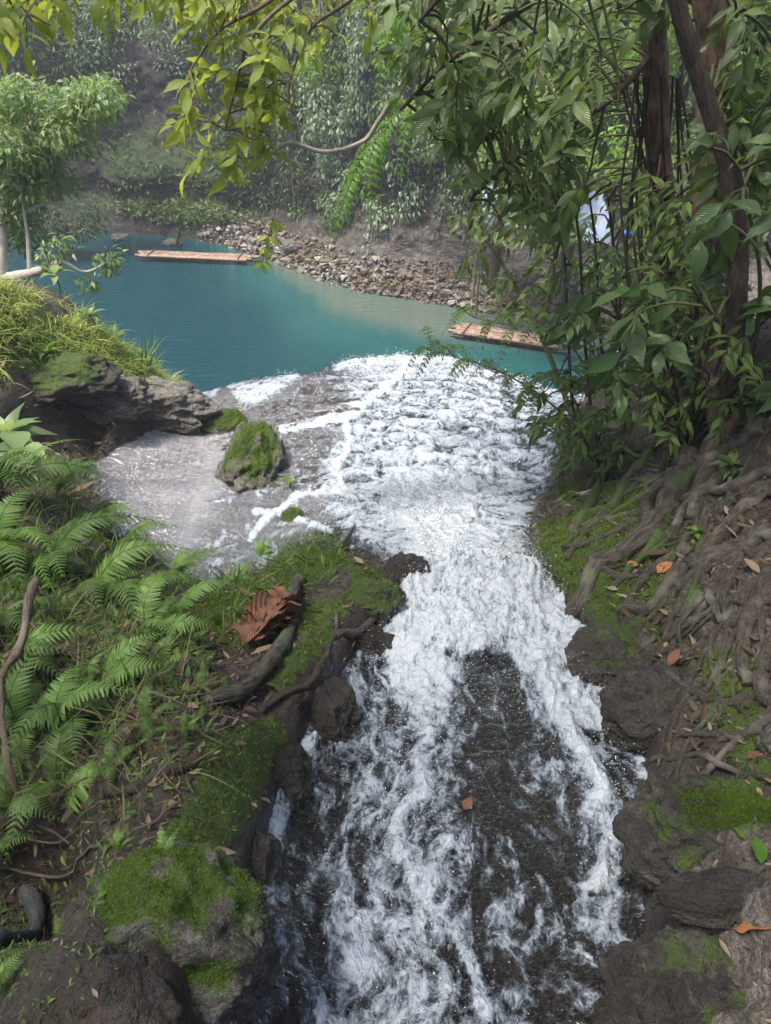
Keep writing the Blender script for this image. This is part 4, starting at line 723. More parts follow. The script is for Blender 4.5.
sk = onpath(lB+[pB[:40]]); fill(mb, ms, sk, [(730,-20),(800,-20),(800,130),(745,150),(730,60)], (3.4, 4.8), 38, (5, 8), .15, hang=.5, dirn=(.1, -.4, -.3)); fill(mb, ms, sk, [(600,-20),(780,-20),(780,20),(600,15)], (3.8, 5.0), 22, (5, 8), .14, hang=.5, dirn=(.1, -.4, -.3)); fill(mb, ms, sk, [(700,130),(790,110),(790,260),(730,260)], (3.6, 5.0), 28, (5, 8), .14, hang=.5)
mb.build('crown', M['leaf_dark'], tB); ms.build('twigs', M['stem_green'], tB)
mb, ms = MB(), MB(); fill(mb, ms, pC, [(720,60),(771,80),(771,200),(740,220)], (3.3, 4.2), 22, (5, 7), .13, hang=.5, dirn=(.2, -.5, -.3)); mb.build('crown', M['leaf_mid'], tC); ms.build('twigs', M['stem_green'], tC)
# climbing vine
vb = G([672], [430])[0]; o = thing('climbing_vine', vb, 'tangled vine with narrow leaves climbing the reddish trunk above the roots', 'vine')
mb, ms = MB(), MB()
for i in range(16):
    ph = RNG.uniform(0, 6); k = np.linspace(0, 1, 40); tr_ = pA[::-1][:44]; q = np.stack([np.interp(k, np.linspace(0, 1, 44), tr_[:, j]) for j in range(3)], 1)
    rr_ = .13+.05*np.sin(k*7+ph); q += np.stack([np.cos(ph+k*RNG.uniform(-3, 3))*rr_*1.5, -np.abs(np.sin(ph+k*4))*rr_, 0*k], 1); tube(ms, q, [.012, .006], 5, .1, .2)
vsk = pA[22:58]; fill(mb, ms, vsk, [(640,170),(695,170),(735,300),(740,430),(655,440),(640,300)], (3.4, 4.5), 96, (5, 9), .11, hang=.8, wr=.26); fill(mb, ms, vsk, [(640,320),(790,310),(790,430),(720,450),(650,450)], (3.0, 3.9), 46, (5, 8), .10, hang=.6, wr=.3); mb.build('foliage', M['leaf_mid'], o); ms.build('stem', M['bark_dark'], o)
# ---------------------------------------------------------------- roots of the bank tree
def rootpath(pts, r, lift=.25, wob=.0, n=None):
    pts = np.array(pts, float); L = np.hypot(*np.diff(pts, axis=0).T).sum(); n = n or int(max(12, L/7)); q = smoothpath(np.c_[pts, np.zeros(len(pts))], n)
    ww = np.random.default_rng(int(pts[0][0]*7+pts[0][1])).uniform(0, 50); q[:, 0] += wob*fbm(q[:, 0]*.03+ww, q[:, 1]*.03, 0, 3)*18; q[:, 1] += wob*fbm(q[:, 0]*.03, q[:, 1]*.03+ww, 7, 3)*18
    g = G(q[:, 0], q[:, 1]); k = np.ones(5)/5; gz = np.convolve(np.pad(g[:, 2], 2, 'edge'), k, 'valid'); gx = g.copy()
    for j in (0, 1): gx[:, j] = np.convolve(np.pad(g[:, j], 2, 'edge'), k, 'valid')
    gx[:, 2] = np.maximum(ground_z(gx[:, 0], gx[:, 1]), gz)+lift*np.array(r).mean() if np.ndim(r) else gz+lift*r
    return gx
def addroot(name, parent, pts, r0, r1, moss=.3, lift=.35, wob=.5, mat='root', sides=12):
    p0 = G([pts[0][0]], [pts[0][1]])[0]; s = p0[1]/.8/F; q = rootpath(pts, (r0*s+r1*s)/2*np.ones(2), lift, wob)
    sc_ = (q[:, 1]/.8/F); rr_ = .78*np.linspace(r0, r1, len(q))*sc_*(1+.12*np.sin(np.arange(len(q))*.9+r0)); mb = MB(); tube(mb, q, rr_, sides, moss, .55 if r0 > 4 else .25)
    return mb.build(name, M[mat], parent)
AR = [([(700,455),(672,505),(653,539),(618,575),(585,593),(560,628)],14,9,.55),([(771,545),(728,563),(690,578),(668,596),(647,622),(606,632)],13,7,.55),([(650,462),(631,485),(617,515),(585,528),(569,560)],8,5,.85),
 ([(720,462),(690,485),(657,502),(641,526),(648,546)],9,6,.2),([(771,560),(732,567),(695,583),(665,612),(668,648)],8,4,.25),([(622,679),(653,686),(691,710),(706,718)],4,8,.1),([(771,700),(749,710),(713,724),(680,742)],9,4,.1),
 ([(760,742),(738,751),(697,754),(672,748)],6,4,.1),([(775,800),(746,792),(697,773),(656,768),(640,762)],6,3,.1),([(630,455),(612,470),(596,500),(578,530),(572,552)],7,5,.8),([(690,430),(650,455),(615,462),(580,500),(548,525)],9,4,.6),
 ([(771,430),(735,455),(700,492),(690,530)],12,8,.1),([(771,500),(740,520),(712,555),(700,600),(716,640)],9,5,.1),([(771,610),(745,622),(722,650),(706,640),(690,655)],9,5,.1),([(790,590),(752,612),(735,660),(745,700)],12,8,.05),
 ([(790,640),(762,670),(757,712),(771,740)],12,7,.05),([(560,500),(575,508),(592,498),(612,492)],3,4,.2),([(600,545),(585,575),(572,585)],5,3,.8),([(700,640),(675,650),(662,668),(680,672),(702,662)],5,4,.05),([(790,480),(752,482),(712,500),(680,520),(668,560)],8,5,.2)]
for pts, a, b, m_ in AR: addroot('root', tA, pts, a, b, m_)
rr = np.random.default_rng(21)
for i in range(76):
    u = rr.random(); s = np.array([rr.uniform(600, 790), rr.uniform(425, 560)]) if i % 3 < 2 else np.array([rr.uniform(690, 790), rr.uniform(540, 740)])
    if s[1] < 470-.25*(s[0]-600): s[1] += 40
    ang = math.atan2(.9, -1.0)+rr.normal()*.25 if s[0] < 720 else math.atan2(1.0, -.55)+rr.normal()*.3
    pts = [s]; st_ = rr.uniform(22, 42)
    for k in range(int(rr.integers(3, 6))):
        ang += rr.normal()*.28; nx = pts[-1]+st_*np.array([cos(ang), sin(ang)])
        if nx[0] < 548 or polydist(np.array([nx[0]]), np.array([nx[1]]), STREAM)[0] > -4: break
        pts.append(nx)
    if len(pts) < 3: continue
    r0 = rr.uniform(2.2, 8)*(1 if i % 3 else .5); ms_ = np.clip(1.0-(s[0]-600)/240+rr.normal()*.15, .0, .9)
    addroot('root', tA, pts, r0, r0*.45, float(ms_), .3)
# rocks of root mass: exposed roots on the left mound
def lone(label, pts, r0, r1, moss, mat='root', name='exposed_root', cat='root', lift=.5, wob=.3):
    o = addroot(name, None, pts, r0, r1, moss, lift, wob, mat); tag(o, label, cat); return o
lone('thick curved mossy root hugging the middle mound beside the brown dead leaf', [(300,592),(298,612),(296,634),(283,675),(256,708),(207,728)], 7, 11, .62, lift=.8)
lone('dark wavy root just below the thick mossy root', [(330,662),(316,676),(306,694),(280,712),(262,728)], 4, 5, .1, 'bark_dark')
lone('bare grey root slanting up to the black rock tip', [(388,594),(372,624),(352,640),(336,648)], 7, 4, .1)
lone('thin dark root running down left of the big dead leaf', [(220,668),(214,690),(206,718),(208,745)], 3, 3, .1, 'bark_dark')
lone('short forked root on top of the middle mound', [(262,590),(282,600),(300,612)], 3, 2, .1)
lone('thin pale root hanging beside the bare grey root', [(335,620),(338,645),(326,668)], 3, 2, .1)
lone('dark log-like root half buried in the litter left of the bright moss', [(110,815),(150,808),(190,790),(205,778)], 9, 8, .1, 'bark_dark')
lone('smooth grey branch curving out of the dark hollow at the bottom left', [(-10,990),(18,965),(38,935),(36,905),(22,885)], 15, 14, .0, 'grey_bark', 'branch', 'branch', lift=3.2, wob=0)
lone('pale brown broken branch standing up through the ferns on the left', [(54,622),(44,690),(24,745),(30,800),(38,840)], 5, 5, .05, 'twig', 'branch', 'branch', lift=9, wob=.1)
lone('long thin twig lying across the litter above the grey branch', [(-5,872),(60,873),(115,866),(165,848),(190,825)], 3, 2, .05, 'twig', 'twig', 'twig', lift=4)
lone('forked pale twig over the litter left of the mossy boulder', [(20,842),(58,850),(95,845),(118,825)], 2, 2, .0, 'twig', 'twig', 'twig', lift=8)
lone('bleached twig jutting from the right bank into the stream edge', [(556,516),(575,508),(598,498)], 3, 4, .0, 'pale_bark', 'twig', 'twig', lift=2)
for i, (lab, pts) in enumerate([('dry stalk leaning below the pale broken branch', [(100,660),(70,700),(85,740)]), ('dry twig crossing the dark litter by the ferns', [(20,640),(60,668),(110,690)]), ('fine bent twig above the dark log-like root', [(60,760),(110,790),(140,770)]), ('crooked dark twig at the left edge in the litter', [(0,700),(40,720),(75,712)])]): lone(lab, pts, 2, 1.5, 0, 'twig', 'twig', 'twig', lift=6)
# ================================================================== SHRUBS AND SAPLINGS OVER THE RIGHT WATER EDGE
def plant(name, label, cat, basept, stems, fills, mat, r=.014, matst='stem_green', group=None):
    o = thing(name, basept, label, cat, group); ms, mb = MB(), MB()
    for s_ in stems: tube(ms, s_, [r, r*.5], 7, .1, .15)
    sk = onpath(stems)
    for a in fills:
        poly, Yr, n, nl, L, kw = a; fill(mb, ms, sk, poly, Yr, n, nl, L, **kw)
    mb.build('foliage', M[mat], o); ms.build('stem', M[matst], o); return o
b = G([588], [470])[0]
plant('sapling', 'slanting olive-stemmed sapling reaching left over the pool and raft', 'sapling', b, [smoothpath([b, P(566, 400, 5.6), P(545, 345, 5.8), P(520, 295, 6.0), P(490, 245, 6.1), P(470, 230, 6.1)], 30), smoothpath([P(540, 335, 5.8), P(548, 290, 5.9), P(560, 240, 6)], 14)],
 [([(450,215),(520,215),(560,250),(560,330),(520,330),(470,280)], (5.6, 6.6), 34, (5, 7), .13, dict(hang=.7)), ([(470,180),(580,180),(590,250),(500,260)], (5.8, 7.0), 30, (5, 7), .125, dict(hang=.6))], 'leaf_dark', .024)
b = G([608], [482])[0]
plant('shrub', 'dense drooping shrub with slender stems at the right water edge', 'shrub', b, [smoothpath([b+[RNG.uniform(-.1, .1), 0, 0], P(x_+8, 420, 4.9), P(x_, 330, 5.0), P(x_-4, 250, 5.1), P(x_-10, 200, 5.1)], 24) for x_ in (568, 584, 600, 618)],
 [([(545,180),(650,170),(655,300),(640,400),(560,400),(545,300)], (4.7, 6.0), 92, (5, 8), .125, dict(hang=.7)), ([(530,370),(640,370),(625,470),(575,480),(530,420)], (4.3, 5.4), 48, (5, 7), .115, dict(hang=.7))], 'leaf_dark', .014, 'bark_dark')
b = G([600], [495])[0]
plant('shrub', 'grey-green bush with narrow leaves hanging to the foam edge', 'shrub', b, [smoothpath([b, P(590, 440, 4.2), P(575, 400, 4.3)], 10), smoothpath([b, P(610, 450, 4.2), P(605, 410, 4.2)], 10)], [([(555,400),(625,400),(620,480),(570,500),(552,450)], (4.0, 4.6), 26, (5, 8), .12, dict(hang=.9, wr=.27))], 'leaf_mid', .010)
for lab, bx, by, top, poly, Yr, n, L in (
 ('large-leaved plant spreading broad green leaves in front of the trunk bases', 716, 420, (690, 285, 2.9), [(620,290),(700,260),(740,290),(730,370),(650,390),(615,340)], (3.0, 3.6), 8, .19),
 ('large-leaved plant whose big dark leaves enter at the right edge', 775, 420, (765, 240, 2.5), [(715,230),(800,180),(800,400),(740,400)], (2.7, 3.3), 9, .18),
 ('broad-leaved bush hanging over the water left of the vine-covered trunk', 650, 440, (620, 320, 3.8), [(560,290),(660,280),(670,400),(600,430),(560,380)], (3.6, 4.3), 30, .155),
 ('high large-leaved plant in front of the dark leaning stem', 740, 430, (740, 170, 3.1), [(690,130),(790,120),(790,240),(710,250)], (3.0, 3.8), 9, .15)):
    b = G([bx], [by])[0]; st_ = [smoothpath([b, (b+P(*top))/2+[.05, 0, .1], P(*top)], 16)]; plant('broadleaf_plant', lab, 'plant', b, st_, [(poly, Yr, n, (5, 7), L, dict(hang=.45, wr=.40, seg=7, droop=.4, maxstem=.9))], 'leaf_big', .012)
# pinnate spray over the foam
def pbranch(label, pts, sub, nl, L, mat, tint=.5, name='leafy_branch', r=.008, sublen=.35, mst='stem_green', sagd=(0, 0, -.12)):
    path = pth(*pts, n=30); o = thing(name, path[0], label, 'branch'); ms, mb = MB(), MB(); tube(ms, path, [r, r*.4], 6, .1)
    for k in np.linspace(.25, 1, sub):
        i = int(k*29); a = path[i]; tn = nrm(path[min(i+1, 29)]-path[max(i-1, 0)])
        for s_ in (1, -1):
            d = nrm(tn*.6+np.cross(tn, UP)*s_*RNG.uniform(.4, 1)+rv(1, .2)[0]); pinnate(mb, ms, a, a+d*sublen*RNG.uniform(.6, 1.2)+np.array(sagd), nl, L, tint=tint)
    mb.build('foliage', M[mat], o); ms.build('stem', M[mst], o); return o
pbranch('feathery small-leaved branch reaching left over the white foam', [(575,425,5.0),(540,395,5.0),(500,372,5.0),(460,358,5.05),(432,350,5.1)], 9, 9, .055, 'leaf_mid', .6, sublen=.30)
pbranch('feathery green spray hanging in front of the red raft', [(600,350,5.6),(560,330,5.6),(510,325,5.6),(475,318,5.6)], 7, 9, .06, 'leaf_mid', .4, sublen=.32)
pbranch('lime green feathery branch glowing near the centre top', [(470,20,6.0),(440,70,6.0),(410,105,6.0),(380,135,6.0),(362,165,6.0)], 11, 10, .085, 'leaf_lime', .5, sublen=.50)
pbranch('small lime spray dipping from the top edge right of centre', [(420,-40,6.5),(405,0,6.5),(395,30,6.5)], 5, 9, .085, 'leaf_lime', .7, sublen=.4)
# ---------------------------------------------------------------- yellow-green overhanging branch and its bare twig
o = thing('overhanging_branch', P(420, -80, 4.4), 'yellow-green leafy branch hanging into the top of the view', 'branch'); ms, mb = MB(), MB()
bb = [pth((420,-80,4.4),(350,-30,4.4),(290,0,4.4),(250,40,4.4),(235,90,4.4),(225,130,4.4)), pth((330,-60,4.6),(270,0,4.5),(220,30,4.4),(190,70,4.3)), pth((420,-60,4.7),(350,0,4.6),(310,30,4.6),(290,80,4.6))]
for l in bb: tube(ms, l, [.016, .005], 6, .1)
sk = onpath(bb); kw = dict(hang=.25, wr=.36, r=.003)
fill(mb, ms, sk, [(185,-20),(300,-20),(300,60),(280,110),(250,110),(205,60)], (4.2, 4.8), 36, (5, 8), .145, dirn=(-.6, -.2, -.1), **kw)
fill(mb, ms, sk, [(178,95),(200,60),(260,90),(290,110),(262,150),(225,160),(200,165)], (4.2, 4.6), 24, (5, 7), .14, dirn=(-.6, -.2, -.2), **kw)
fill(mb, ms, sk, [(270,-20),(420,-20),(400,20),(330,60),(290,60)], (4.4, 5.2), 20, (4, 7), .13, dirn=(-.5, -.2, -.1), **kw)
mb.build('foliage', M['leaf_yellow'], o); ms.build('stem', M['twig'], o)
o = thing('overhanging_branch', P(430, 40, 4.6), 'pale bare curved twig tipped with yellow-green leaves', 'branch'); ms, mb = MB(), MB()
l = pth((450,20,4.6),(405,80,4.6),(378,122,4.6),(362,142,4.6),(325,152,4.6),(290,143,4.6),(268,155,4.6),(240,158,4.6),(228,152,4.6), n=50); tube(ms, l, [.016, .014, .012, .012, .008, .004], 8, .1, .15)
fill(mb, ms, l[-12:], [(190,150),(225,140),(250,155),(240,175),(200,178)], (4.5, 4.7), 7, (4, 6), .15, **kw); mb.build('foliage', M['leaf_yellow'], o); ms.build('stem', M['pale_bark'], o)
o = thing('hanging_sprig', P(266, 226, 5.5), 'single yellow-green sprig dangling before the end of the far raft', 'sprig'); ms, mb = MB(), MB()
l = pth((300,120,5.5),(285,180,5.5),(272,222,5.5),(262,262,5.5)); tube(ms, l, [.004, .003], 5, .1)
for k in (.68, .8, .9, 1.0):
    i = int(k*23); leaves(mb, np.repeat(l[i][None], 3, 0), nrm(np.array([[.8, -.2, -.5], [-.8, -.2, -.4], [.1, -.3, -1]])+rv(3, .15)), nrm(UP*.7+rv(3, .4)-[0, .6, 0]), RNG.uniform(.09, .13, 3), .38, 5, .3, .12, [.5, .8, .6])
mb.build('foliage', M['leaf_yellow'], o); ms.build('stem', M['stem_green'], o)
for lab, pts, poly, n in (('row of yellow-green leaves hanging from the top edge at the left', [(60,-60,3.4),(70,-30,3.4),(110,-25,3.4),(180,-30,3.4)], [(50,-25),(190,-30),(190,-8),(110,0),(60,0)], 12), ('light green leaves drooping into the top left corner', [(-60,-30,3.0),(-20,0,3.0),(20,10,3.0),(50,25,3.0)], [(-30,-20),(60,-5),(60,35),(20,40),(-20,20)], 8), ('few lime leaves hanging at the top between the yellow branch and the corner', [(150,-60,3.8),(175,-30,3.8),(200,-20,3.8)], [(165,-30),(215,-30),(205,10),(180,5)], 5)):
    o = thing('overhanging_branch', P(*pts[0]), lab, 'branch'); ms, mb = MB(), MB(); l = pth(*pts); tube(ms, l, [.009, .004], 5, .1); fill(mb, ms, l, poly, (pts[0][2]-.15, pts[0][2]+.25), n, (4, 6), .13, hang=.7, wr=.36, r=.0025); mb.build('foliage', M['leaf_yellow'], o); ms.build('stem', M['twig'], o)
# ================================================================== LEFT TREE
lb = P(-8, 330, 8.3); o = thing('leaning_tree', lb, 'light green leafy tree leaning over the pool from the left bank', 'tree'); ms, mb = MB(), MB()
tr1 = smoothpath([lb, P(0, 270, 8.6), P(2, 215, 8.9), P(18, 160, 9.2), P(40, 110, 9.5)], 30); br = [smoothpath([tr1[6], P(20, 276, 8.6), P(42, 270, 8.6), P(62, 262, 8.6), P(85, 272, 8.6), P(108, 262, 8.6)], 24), smoothpath([tr1[16], P(50, 170, 9.3), P(90, 130, 9.4), P(118, 95, 9.4)], 20), smoothpath([tr1[14], P(-10, 130, 9.2), P(-40, 80, 9.2)], 14), smoothpath([tr1[12], P(40, 205, 9.), P(85, 205, 9.)], 14), smoothpath([tr1[20], P(40, 100, 9.4), P(20, 75, 9.4)], 12), smoothpath([br0 := P(30, 274, 8.6), P(28, 240, 8.7), P(22, 200, 8.8)], 10)]
tube(ms, tr1, [.09, .07, .04], 10, .1, .2)
for i, l in enumerate(br): tube(ms, l, [.075, .05, .02, .01] if i == 0 else [.035, .01], 8, .0, .2)
sk = onpath(br+[tr1]); cl_ = []
for poly, n in (([(-40,85),(-5,72),(30,78),(55,92),(72,88),(104,84),(124,98),(94,116),(78,128),(104,138),(88,152),(70,160),(84,178),(62,192),(70,214),(40,222),(30,246),(-40,250)], 88), ([(70,88),(122,88),(116,100),(80,112)], 9)):
    poly_ = np.array(poly, float)
    while n:
        a, b_ = RNG.uniform(-30, 130), RNG.uniform(70, 240)
        if polydist(np.array([a]), np.array([b_]), poly_)[0] > 4: cl_.append(P(a, b_, RNG.uniform(8.7, 10.2))); n -= 1
cl_ += [P(a, b_, 8.6) for a, b_ in ((96,258),(106,268),(74,250),(60,240),(88,282),(50,255),(112,258))]
for c in cl_:
    j = np.argmin(np.linalg.norm(sk-c, axis=1)); tube(ms, smoothpath([sk[j], (sk[j]+c)/2+[0, 0, .08], c], 6), [.010, .004], 4, .1, cap=False)
rs = np.full((len(cl_), 3), .22)*RNG.uniform(.45, 1.4, (len(cl_), 1)); rs[-7:] *= .55; rs[:, 2] *= .7
foliage(mb, cl_, rs, 11500, .098, .34, 3, .4, .35); mb.build('crown', M['leaf_left'], o); ms.build('trunk', M['pale_bark'], o)
#PART4
# ================================================================== FERNS
def frond_mesh(seed, n=21, bip=True):
    r = np.random.default_rng(seed); mb = MB(); k = np.linspace(0, 1, 26); arch = r.uniform(.25, .55); bend = r.uniform(-.15, .15)
    path = np.stack([k*(1-.12*k), bend*k**2, .30*np.sin(k*2.1)*1-arch*k**2.2], 1); tube(mb, path, [.006, .002], 5, .25, cap=False)
    t_ = np.linspace(.16, .985, n); q = np.stack([np.interp(t_, k, path[:, j]) for j in range(3)], 1); tn = nrm(np.stack([np.interp(t_, k, np.gradient(path[:, j])) for j in range(3)], 1))
    Lp = .185*np.sin(np.clip((t_-.02)*1.02, 0, 1)**.62*pi)**.8+.012
    for s in (1, -1):
        side = nrm(np.cross(UP, tn))*s
        for i in range(n):
            d = nrm(side[i]+tn[i]*.42+r.normal(size=3)*.05-UP*.12); m = 6; f = np.linspace(.05, .97, m); a = q[i]+d*Lp[i]*f[:, None]-UP*(.12*Lp[i]*f**2)[:, None]
            nn_ = nrm(np.cross(tn[i], d))*np.sign(np.cross(tn[i], d)[2] or 1); w_ = nrm(np.cross(nn_, d)); LL = Lp[i]*.20*(1-f*.85)+.002; col = np.full(m, np.clip(.5+.25*r.normal(), 0, 1))
            for z in (1, -1): leaves(mb, a, np.tile(d*.75+w_*z, (m, 1)), np.tile(nn_, (m, 1)), LL, .62, 2, .1, .05, col, tip=.7)
            leaves(mb, q[i][None], d[None], nn_[None], [Lp[i]*1.02], .15, 6, .12, .1, col[:1], tip=.6, pw=.6)
    return mb
FR = []
for s in range(8):
    mb = frond_mesh(s+1, 21 if s < 7 else 16); o = mb.build('frond', M['fern'] if s < 5 else M['fernbright'] if s < 7 else M['drygrass']); FR.append(o.data); bpy.data.objects.remove(o)
from mathutils import Matrix, Euler
def fern(label, px, py, size, n, az=None, spread=2.8, group='ferns on the left bank', bright=False, up=.25, lift=0.0, seed=0):
    r = np.random.default_rng(int(px*13+py*7+seed)); c = G([px], [py])[0]+[0, 0, lift]; o = thing('fern', c, label, 'fern', group)
    az = radians(-50) if az is None else radians(az)
    for i in range(n):
        a = az+spread*((i+.5)/n-.5)+r.normal()*.15; f = bpy.data.objects.new('frond', FR[int(r.integers(5, 7)) if bright or r.random() < .25 else (7 if r.random() < .12 else int(r.integers(0, 5)))]); COL.objects.link(f); f.parent = o
        f.rotation_euler = Euler((r.normal()*.18, -up-r.normal()*.18, a)); s = size*r.uniform(.5, 1.2); f.scale = (s, s*r.uniform(.7, 1.15), s*r.uniform(.6, 1.5))
    return o
FN = [('leafy fern clump at the left edge just under the broad-leaved plant', 8, 505, .55, 7), ('fern clump beside the upper left corner of the smooth water', 62, 505, .5, 7), ('fern clump crowding the inlet of the smooth water slab', 98, 530, .42, 6),
 ('fern arching over the left edge of the smooth water slab', 128, 560, .42, 6), ('fern leaning to the lower tip of the smooth slab', 172, 590, .36, 6), ('fern clump at the left edge above the pale broken branch', 5, 570, .5, 7), ('fern clump in the middle of the left bank behind the broken branch top', 55, 580, .5, 7),
 ('fern rising right beside the top of the broken branch', 95, 610, .45, 7), ('soft fern in the centre of the left bank slope', 135, 620, .4, 6), ('low fern near the start of the bare soil of the middle mound', 180, 640, .30, 5), ('fern at the left edge level with the broken branch', -5, 640, .45, 6), ('fern left of the middle of the broken branch', 22, 700, .34, 5)]
for l_, a, b_, s, n in FN: fern(l_, a, b_, s, n, az=-30 if a < 60 else -15, up=.55)
FN2 = [('small fern in the dark litter at the left edge, under the crossing twig', -4, 745, .30, 6, .6), ('dull fern low on the bank right of the foot of the broken branch', 62, 800, .24, 5, .6), ('small fern between the lowest large fern and the bright moss', 150, 740, .22, 5, .6), ('dark fern hanging over the long thin twig', 20, 830, .22, 6, .6),
 ('small fern by the dark log-like root', 118, 790, .18, 5, .7), ('fern at the left edge above the dark hollow', -5, 858, .24, 5, .6), ('slim fern over the bare soil below the yellow leaf', 165, 690, .22, 4, .6), ('small fern beside the foot of the thick mossy root', 190, 760, .14, 5, .8), ('loose fern over the crooked dark twig', 35, 745, .30, 5, .6), ('fern tucked behind the lowest large bright fern', 85, 730, .32, 5, .6), ('fern hanging at the edge where soil meets the upper fern bank', 150, 655, .30, 6, .5), ('tiny fern in the crack of the soil above the bright moss', 205, 715, .10, 4, .8)]
for l_, a, b_, s, n, u_ in FN2: fern(l_, a, b_, s, n, az=-20, spread=4.5, up=u_)
# dry grass and bent dead stalks through the fern bank
gw = A*inpoly(GPX, GPY, [(-30,600),(60,600),(190,640),(210,740),(150,840),(60,880),(-30,880)]); i = pick(gw.astype(float), 800); Pm = np.stack([GX[i], GY[i], GZ[i]], 1); D = nrm(UP*.6+rv(len(i), .6)+[.3, 0, 0])
mb = MB(); leaves(mb, Pm, D, nrm(np.cross(D, rv(len(i)))), RNG.uniform(.05, .17, len(i)), .035, 6, RNG.uniform(.5, 1.6, len(i)), .1); tag(mb.build('dry_grass', M['drygrass']), kind='stuff')
gw = A*inpoly(GPX, GPY, [(-30,560),(60,560),(190,620),(230,700),(190,790),(120,870),(90,1000),(40,1040),(-30,1040)]); i = pick(gw.astype(float), 7000); Pm = np.stack([GX[i], GY[i], GZ[i]], 1); D = nrm(UP*.5+rv(len(i), .6)+[.3, 0, 0])
mb = MB(); leaves(mb, Pm, D, nrm(UP+rv(len(i), .6)), RNG.uniform(.02, .06, len(i))*np.clip(GY[i]*.55, .3, 1.1), RNG.uniform(.1, .45, len(i)), 4, RNG.uniform(.2, .8, len(i)), .1); tag(mb.build('low_weeds', M['fern']), kind='stuff')
fern('bright fern with outspread fronds right of the broken branch, lowest of the large ones', 62, 765, .36, 4, az=45, spread=1.5, bright=True, up=.55)
fern('bright fern with fronds pointing right above the lowest large one', 100, 705, .34, 5, az=22, spread=1.6, bright=True, up=.5)
fern('long bright frond arching down from the middle of the left bank', 118, 570, .60, 2, az=-112, spread=.5, bright=True, up=.5)
fern('feathery pale fern rising from the litter toward the bright moss', 70, 830, .38, 3, az=38, spread=.5, bright=True, up=.5)
for l_, a, b_, s, n, br in (('small vivid upright fern on the mossy boulder', 176, 896, .075, 2, True), ('small dark fern left of the mossy boulder', 58, 935, .11, 3, False), ('tiny fern on the mossy boulder between the two rosettes', 132, 885, .08, 4, True), ('little fern at the very bottom left corner', 10, 1010, .13, 4, False), ('tiny pale fern on the mossy middle mound left of the orange leaf', 222, 640, .13, 4, True), ('little fern beside the tiny pale one on the middle mound', 240, 600, .16, 5, True), ('light fern at the rear of the middle mound near the water', 262, 560, .18, 6, True), ('low fern on the crest of the left grassy bank', 118, 348, .35, 5, True)):
    fern(l_, a, b_, s, n, az=80, spread=3.6 if n > 3 else 1.2, group='small ferns', bright=br, up=.9, lift=.03 if a < 190 and b_ > 860 and a > 100 else 0)
# ---------------------------------------------------------------- small leafy plants
def rosette(name, label, px, py, n, L, mat, wr=.42, up=.6, layers=2, lift=0, seg=7, stem=0, cat='plant', group=None, ylift=None, droop=.45):
    c = (G([px], [py])[0] if ylift is None else P(px, py, ylift))+[0, 0, lift]; o = thing(name, c, label, cat, group); mb = MB(); ms = MB()
    a = np.arange(n)*2.4+RNG.uniform(0, 6); el = np.linspace(up*1.6, up*.3, n); D = np.stack([np.cos(a)*np.cos(el), np.sin(a)*np.cos(el), np.sin(el)], 1); tc = c+[0, 0, stem]
    if stem: tube(ms, smoothpath([c, c+[.02, .01, stem*.5], tc], 6), [stem*.04, stem*.03], 5, .1); ms.build('stem', M['stem_green'], o)
    leaves(mb, np.tile(tc, (n, 1))+rv(n, L*.04), D, np.tile(UP, (n, 1))+rv(n, .15), RNG.uniform(.7, 1.1, n)*L, wr, seg, droop, .16, None, wav=.15); mb.build('foliage', M[mat], o); return o
rosette('broadleaf_plant', 'broad-leaved plant with pointed upright leaves at the left edge above the ferns', 12, 450, 12, .42, 'leaf_left', .34, .7, lift=.12)
rosette('broadleaf_plant', 'low plant with one big round leaf right over the fern tops at the left', 28, 484, 6, .34, 'leaf_left', .55, .3, lift=.18)
rosette('broadleaf_plant', 'light broad-leaved seedling on the crest of the left bank beneath the leaning tree', 60, 296, 7, .26, 'leaf_left', .38, .6, stem=.25)
rosette('broadleaf_plant', 'pale leafy plant on the back slope of the left grassy bank above the water', 96, 338, 12, .20, 'leaf_left', .34, .7, stem=.22)
rosette('broadleaf_plant', 'bright weed in the grass over the hollow of the left bank', 48, 362, 10, .16, 'leaf_lime', .4, .6, stem=.1)
rosette('rosette_plant', 'pale green rosette plant sitting on the roots under the trees', 683, 485, 16, .12, 'leaf_big', .34, .7, stem=.04)
rosette('rosette_plant', 'leafy plant on the roots right of the pale rosette', 728, 478, 12, .13, 'leaf_big', .34, .6, stem=.05)
rosette('seedling', 'tiny bright seedling among the right-hand roots', 690, 548, 6, .05, 'leaf_lime', .5, .7, stem=.02)
rosette('seedling', 'two-leaved green seedling standing in the water by the tall mossy boulder', 288, 478, 3, .10, 'leaf_lime', .7, .3, stem=.28, ylift=5.2, lift=-.28)
rosette('seedling', 'low clover-like rosette on the mossy boulder, the left one', 118, 918, 14, .022, 'leaf_lime', .7, .7, lift=.03)
rosette('seedling', 'low clover-like rosette on the mossy boulder, the right one', 154, 908, 18, .024, 'leaf_lime', .7, .7, lift=.035)
rosette('seedling', 'small green weed at the right edge beside the pale roots', 766, 660, 7, .04, 'leaf_lime', .6, .6, stem=.02)
rosette('broadleaf_plant', 'shrubby weed at the right edge under the big dark leaves', 752, 425, 14, .17, 'leaf_big', .4, .6, stem=.08)
c = G([146], [378])[0]; mb = MB(); n = 60; D = nrm(UP+rv(n, .35)); leaves(mb, c+rv(n, .06)*[1, 1, 0], D, nrm(np.cross(D, rv(n))), RNG.uniform(.2, .5, n), .05, 6, .7, .1); o = mb.build('grass_tuft', M['fern'], origin=c); tag(o, 'tall thin grass tuft at the tip of the left bank against the pool', 'grass tuft')
